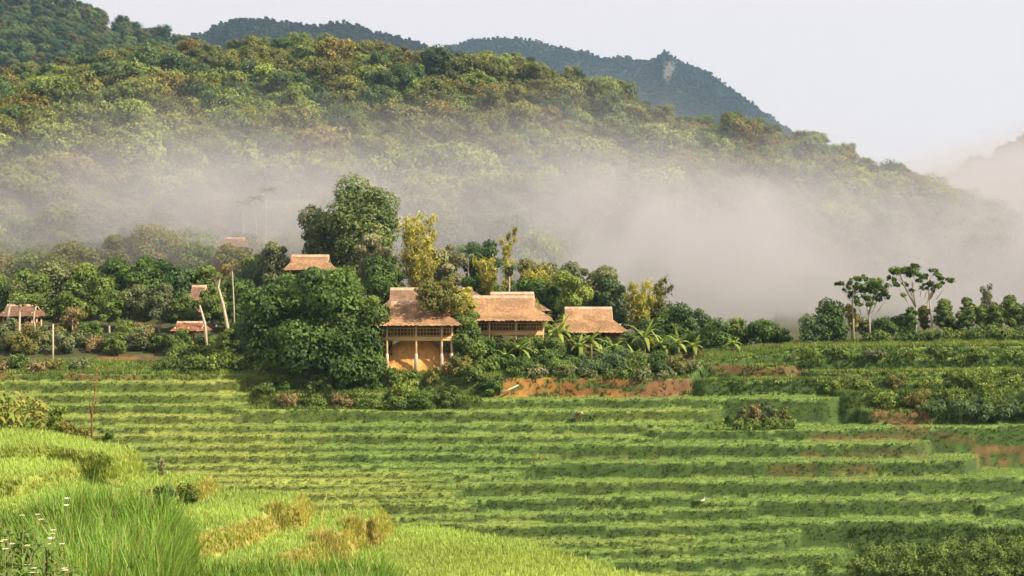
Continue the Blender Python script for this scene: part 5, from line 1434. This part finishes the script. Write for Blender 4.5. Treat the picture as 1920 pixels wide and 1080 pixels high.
# a white egret standing on a terrace lip
def egret():
    Y = float(Yb(940)) + .1; px = 1318; z = gz(px, Y); base = ((px - CX) / F * Y, Y, z)
    t = thing('white_bird', 'tiny white bird at the end of a lower terrace lip', 'bird', base)
    white = solid_mat('white_feathers', (0.72, 0.72, 0.70), (0.85, 0.85, 0.82), 10, bump=0)
    me = bpy.data.meshes.new('body'); J = [(-.22, 0, .30), (-.05, 0, .36), (.12, 0, .40), (.17, 0, .52), (.14, 0, .62), (.20, 0, .68)]
    me.from_pydata(J, [(i, i + 1) for i in range(5)], []); me.materials.append(white)
    o = link('body', me, t); m = o.modifiers.new('skin', 'SKIN')
    for i, q in enumerate([.03, .10, .075, .03, .025, .035]): me.skin_vertices[0].data[i].radius = (q, q)
    s = o.modifiers.new('smooth', 'SUBSURF'); s.levels = 1; s.render_levels = 2
    for y in (-.04, .04):
        g = Geo(); g.tube([(0, y, 0), (.03, y, .16), (0, y, .32)], [.010, .009, .012], 5); part('leg', g, DARKWOOD, t)
    g = Geo(); g.tube([(.22, 0, .68), (.34, 0, .65)], [.014, .004], 5); part('beak', g, STRAW, t)
egret()
# ---------------------------------------------------------------- air: even haze and the mist bank in the valley
def box_obj(name, x0, x1, y0, y1, z0, z1, mat):
    v = [[x, y, z] for x in (x0, x1) for y in (y0, y1) for z in (z0, z1)]
    q = np.array([[0, 1, 3, 2], [4, 6, 7, 5], [0, 4, 5, 1], [2, 3, 7, 6], [0, 2, 6, 4], [1, 5, 7, 3]])
    return link(name, make_mesh(name, v, q, mat))

def build_haze():
    m, N, L = new_mat('haze_air')
    pv = N.new('ShaderNodeVolumePrincipled'); pv.inputs['Color'].default_value = (0.44, 0.68, 1.0, 1)
    pv.inputs['Density'].default_value = 0.0001; pv.inputs['Anisotropy'].default_value = 0.1
    o = N.new('ShaderNodeOutputMaterial'); L.new(pv.outputs[0], o.inputs['Volume'])
    tag(box_obj('haze', -2700, 2700, -110, 3100, -47, 480, m), 'thin bluish air over the whole valley', 'haze', None, 'stuff')
build_haze()

def build_mist():
    m, N, L = new_mat('valley_mist')
    tc = N.new('ShaderNodeTexCoord'); sx = N.new('ShaderNodeSeparateXYZ'); L.new(tc.outputs['Object'], sx.inputs[0])
    def mr(src, a, b, c, d, smooth=True):
        n = N.new('ShaderNodeMapRange'); n.interpolation_type = 'SMOOTHSTEP' if smooth else 'LINEAR'
        for k, v in zip(('From Min', 'From Max', 'To Min', 'To Max'), (a, b, c, d)): n.inputs[k].default_value = v
        L.new(src, n.inputs['Value']); return n.outputs[0]
    def mt(op, a, b):
        n = N.new('ShaderNodeMath'); n.operation = op
        for i, v in enumerate((a, b)):
            if isinstance(v, (int, float)): n.inputs[i].default_value = v
            else: L.new(v, n.inputs[i])
        return n.outputs[0]
    nz = N.new('ShaderNodeTexNoise'); nz.inputs['Scale'].default_value = 0.020; nz.inputs['Detail'].default_value = 4; nz.inputs['Roughness'].default_value = 0.62; nz.inputs['Distortion'].default_value = 0.6
    off = N.new('ShaderNodeVectorMath'); off.operation = 'ADD'; off.inputs[1].default_value = (210.0, -40.0, 60.0)
    L.new(tc.outputs['Object'], off.inputs[0]); L.new(off.outputs[0], nz.inputs['Vector'])
    X, Y, Z = sx.outputs['X'], sx.outputs['Y'], sx.outputs['Z']
    nb = mt('SUBTRACT', nz.outputs['Fac'], 0.5)
    lift = mt('MULTIPLY', mt('MAXIMUM', mt('SUBTRACT', X, 110.0), 0.0), 0.34)            # the bank climbs toward the right
    zz = mt('SUBTRACT', mt('SUBTRACT', Z, mt('MULTIPLY', nb, 42.0)), lift)
    fz = mr(zz, -1.0, 26.0, 1.0, 0.0)
    fy = mt('MULTIPLY', mr(mt('ADD', mt('SUBTRACT', Y, mt('MULTIPLY', mt('MINIMUM', X, 0.0), 0.28)), mt('MULTIPLY', nb, 50.0)), 196.0, 232.0, 0.0, 1.0), mr(Y, 560.0, 800.0, 1.0, 0.0))
    fx = mr(X, -80.0, -35.0, 0.62, 1.0)
    edge = mt('MULTIPLY', mt('MULTIPLY', mr(X, -395, -340, 0, 1), mr(X, 480, 545, 1, 0)), mr(Z, 105.0, 125.0, 1, 0))
    tex = mr(nz.outputs['Fac'], 0.37, 0.62, 0.06, 1.55)
    d = mt('MULTIPLY', mt('MULTIPLY', mt('MULTIPLY', fz, fy), mt('MULTIPLY', fx, tex)), edge)
    d = mt('MULTIPLY', d, 0.0175)
    pv = N.new('ShaderNodeVolumePrincipled'); pv.inputs['Color'].default_value = (0.60, 0.60, 0.65, 1); pv.inputs['Anisotropy'].default_value = 0.0
    L.new(d, pv.inputs['Density'])
    o = N.new('ShaderNodeOutputMaterial'); L.new(pv.outputs[0], o.inputs['Volume'])
    tag(box_obj('mist', -400, 550, 190, 925, -45, 128, m), 'pale morning mist lying in the valley before the forest hill', 'mist', None, 'stuff')
build_mist()
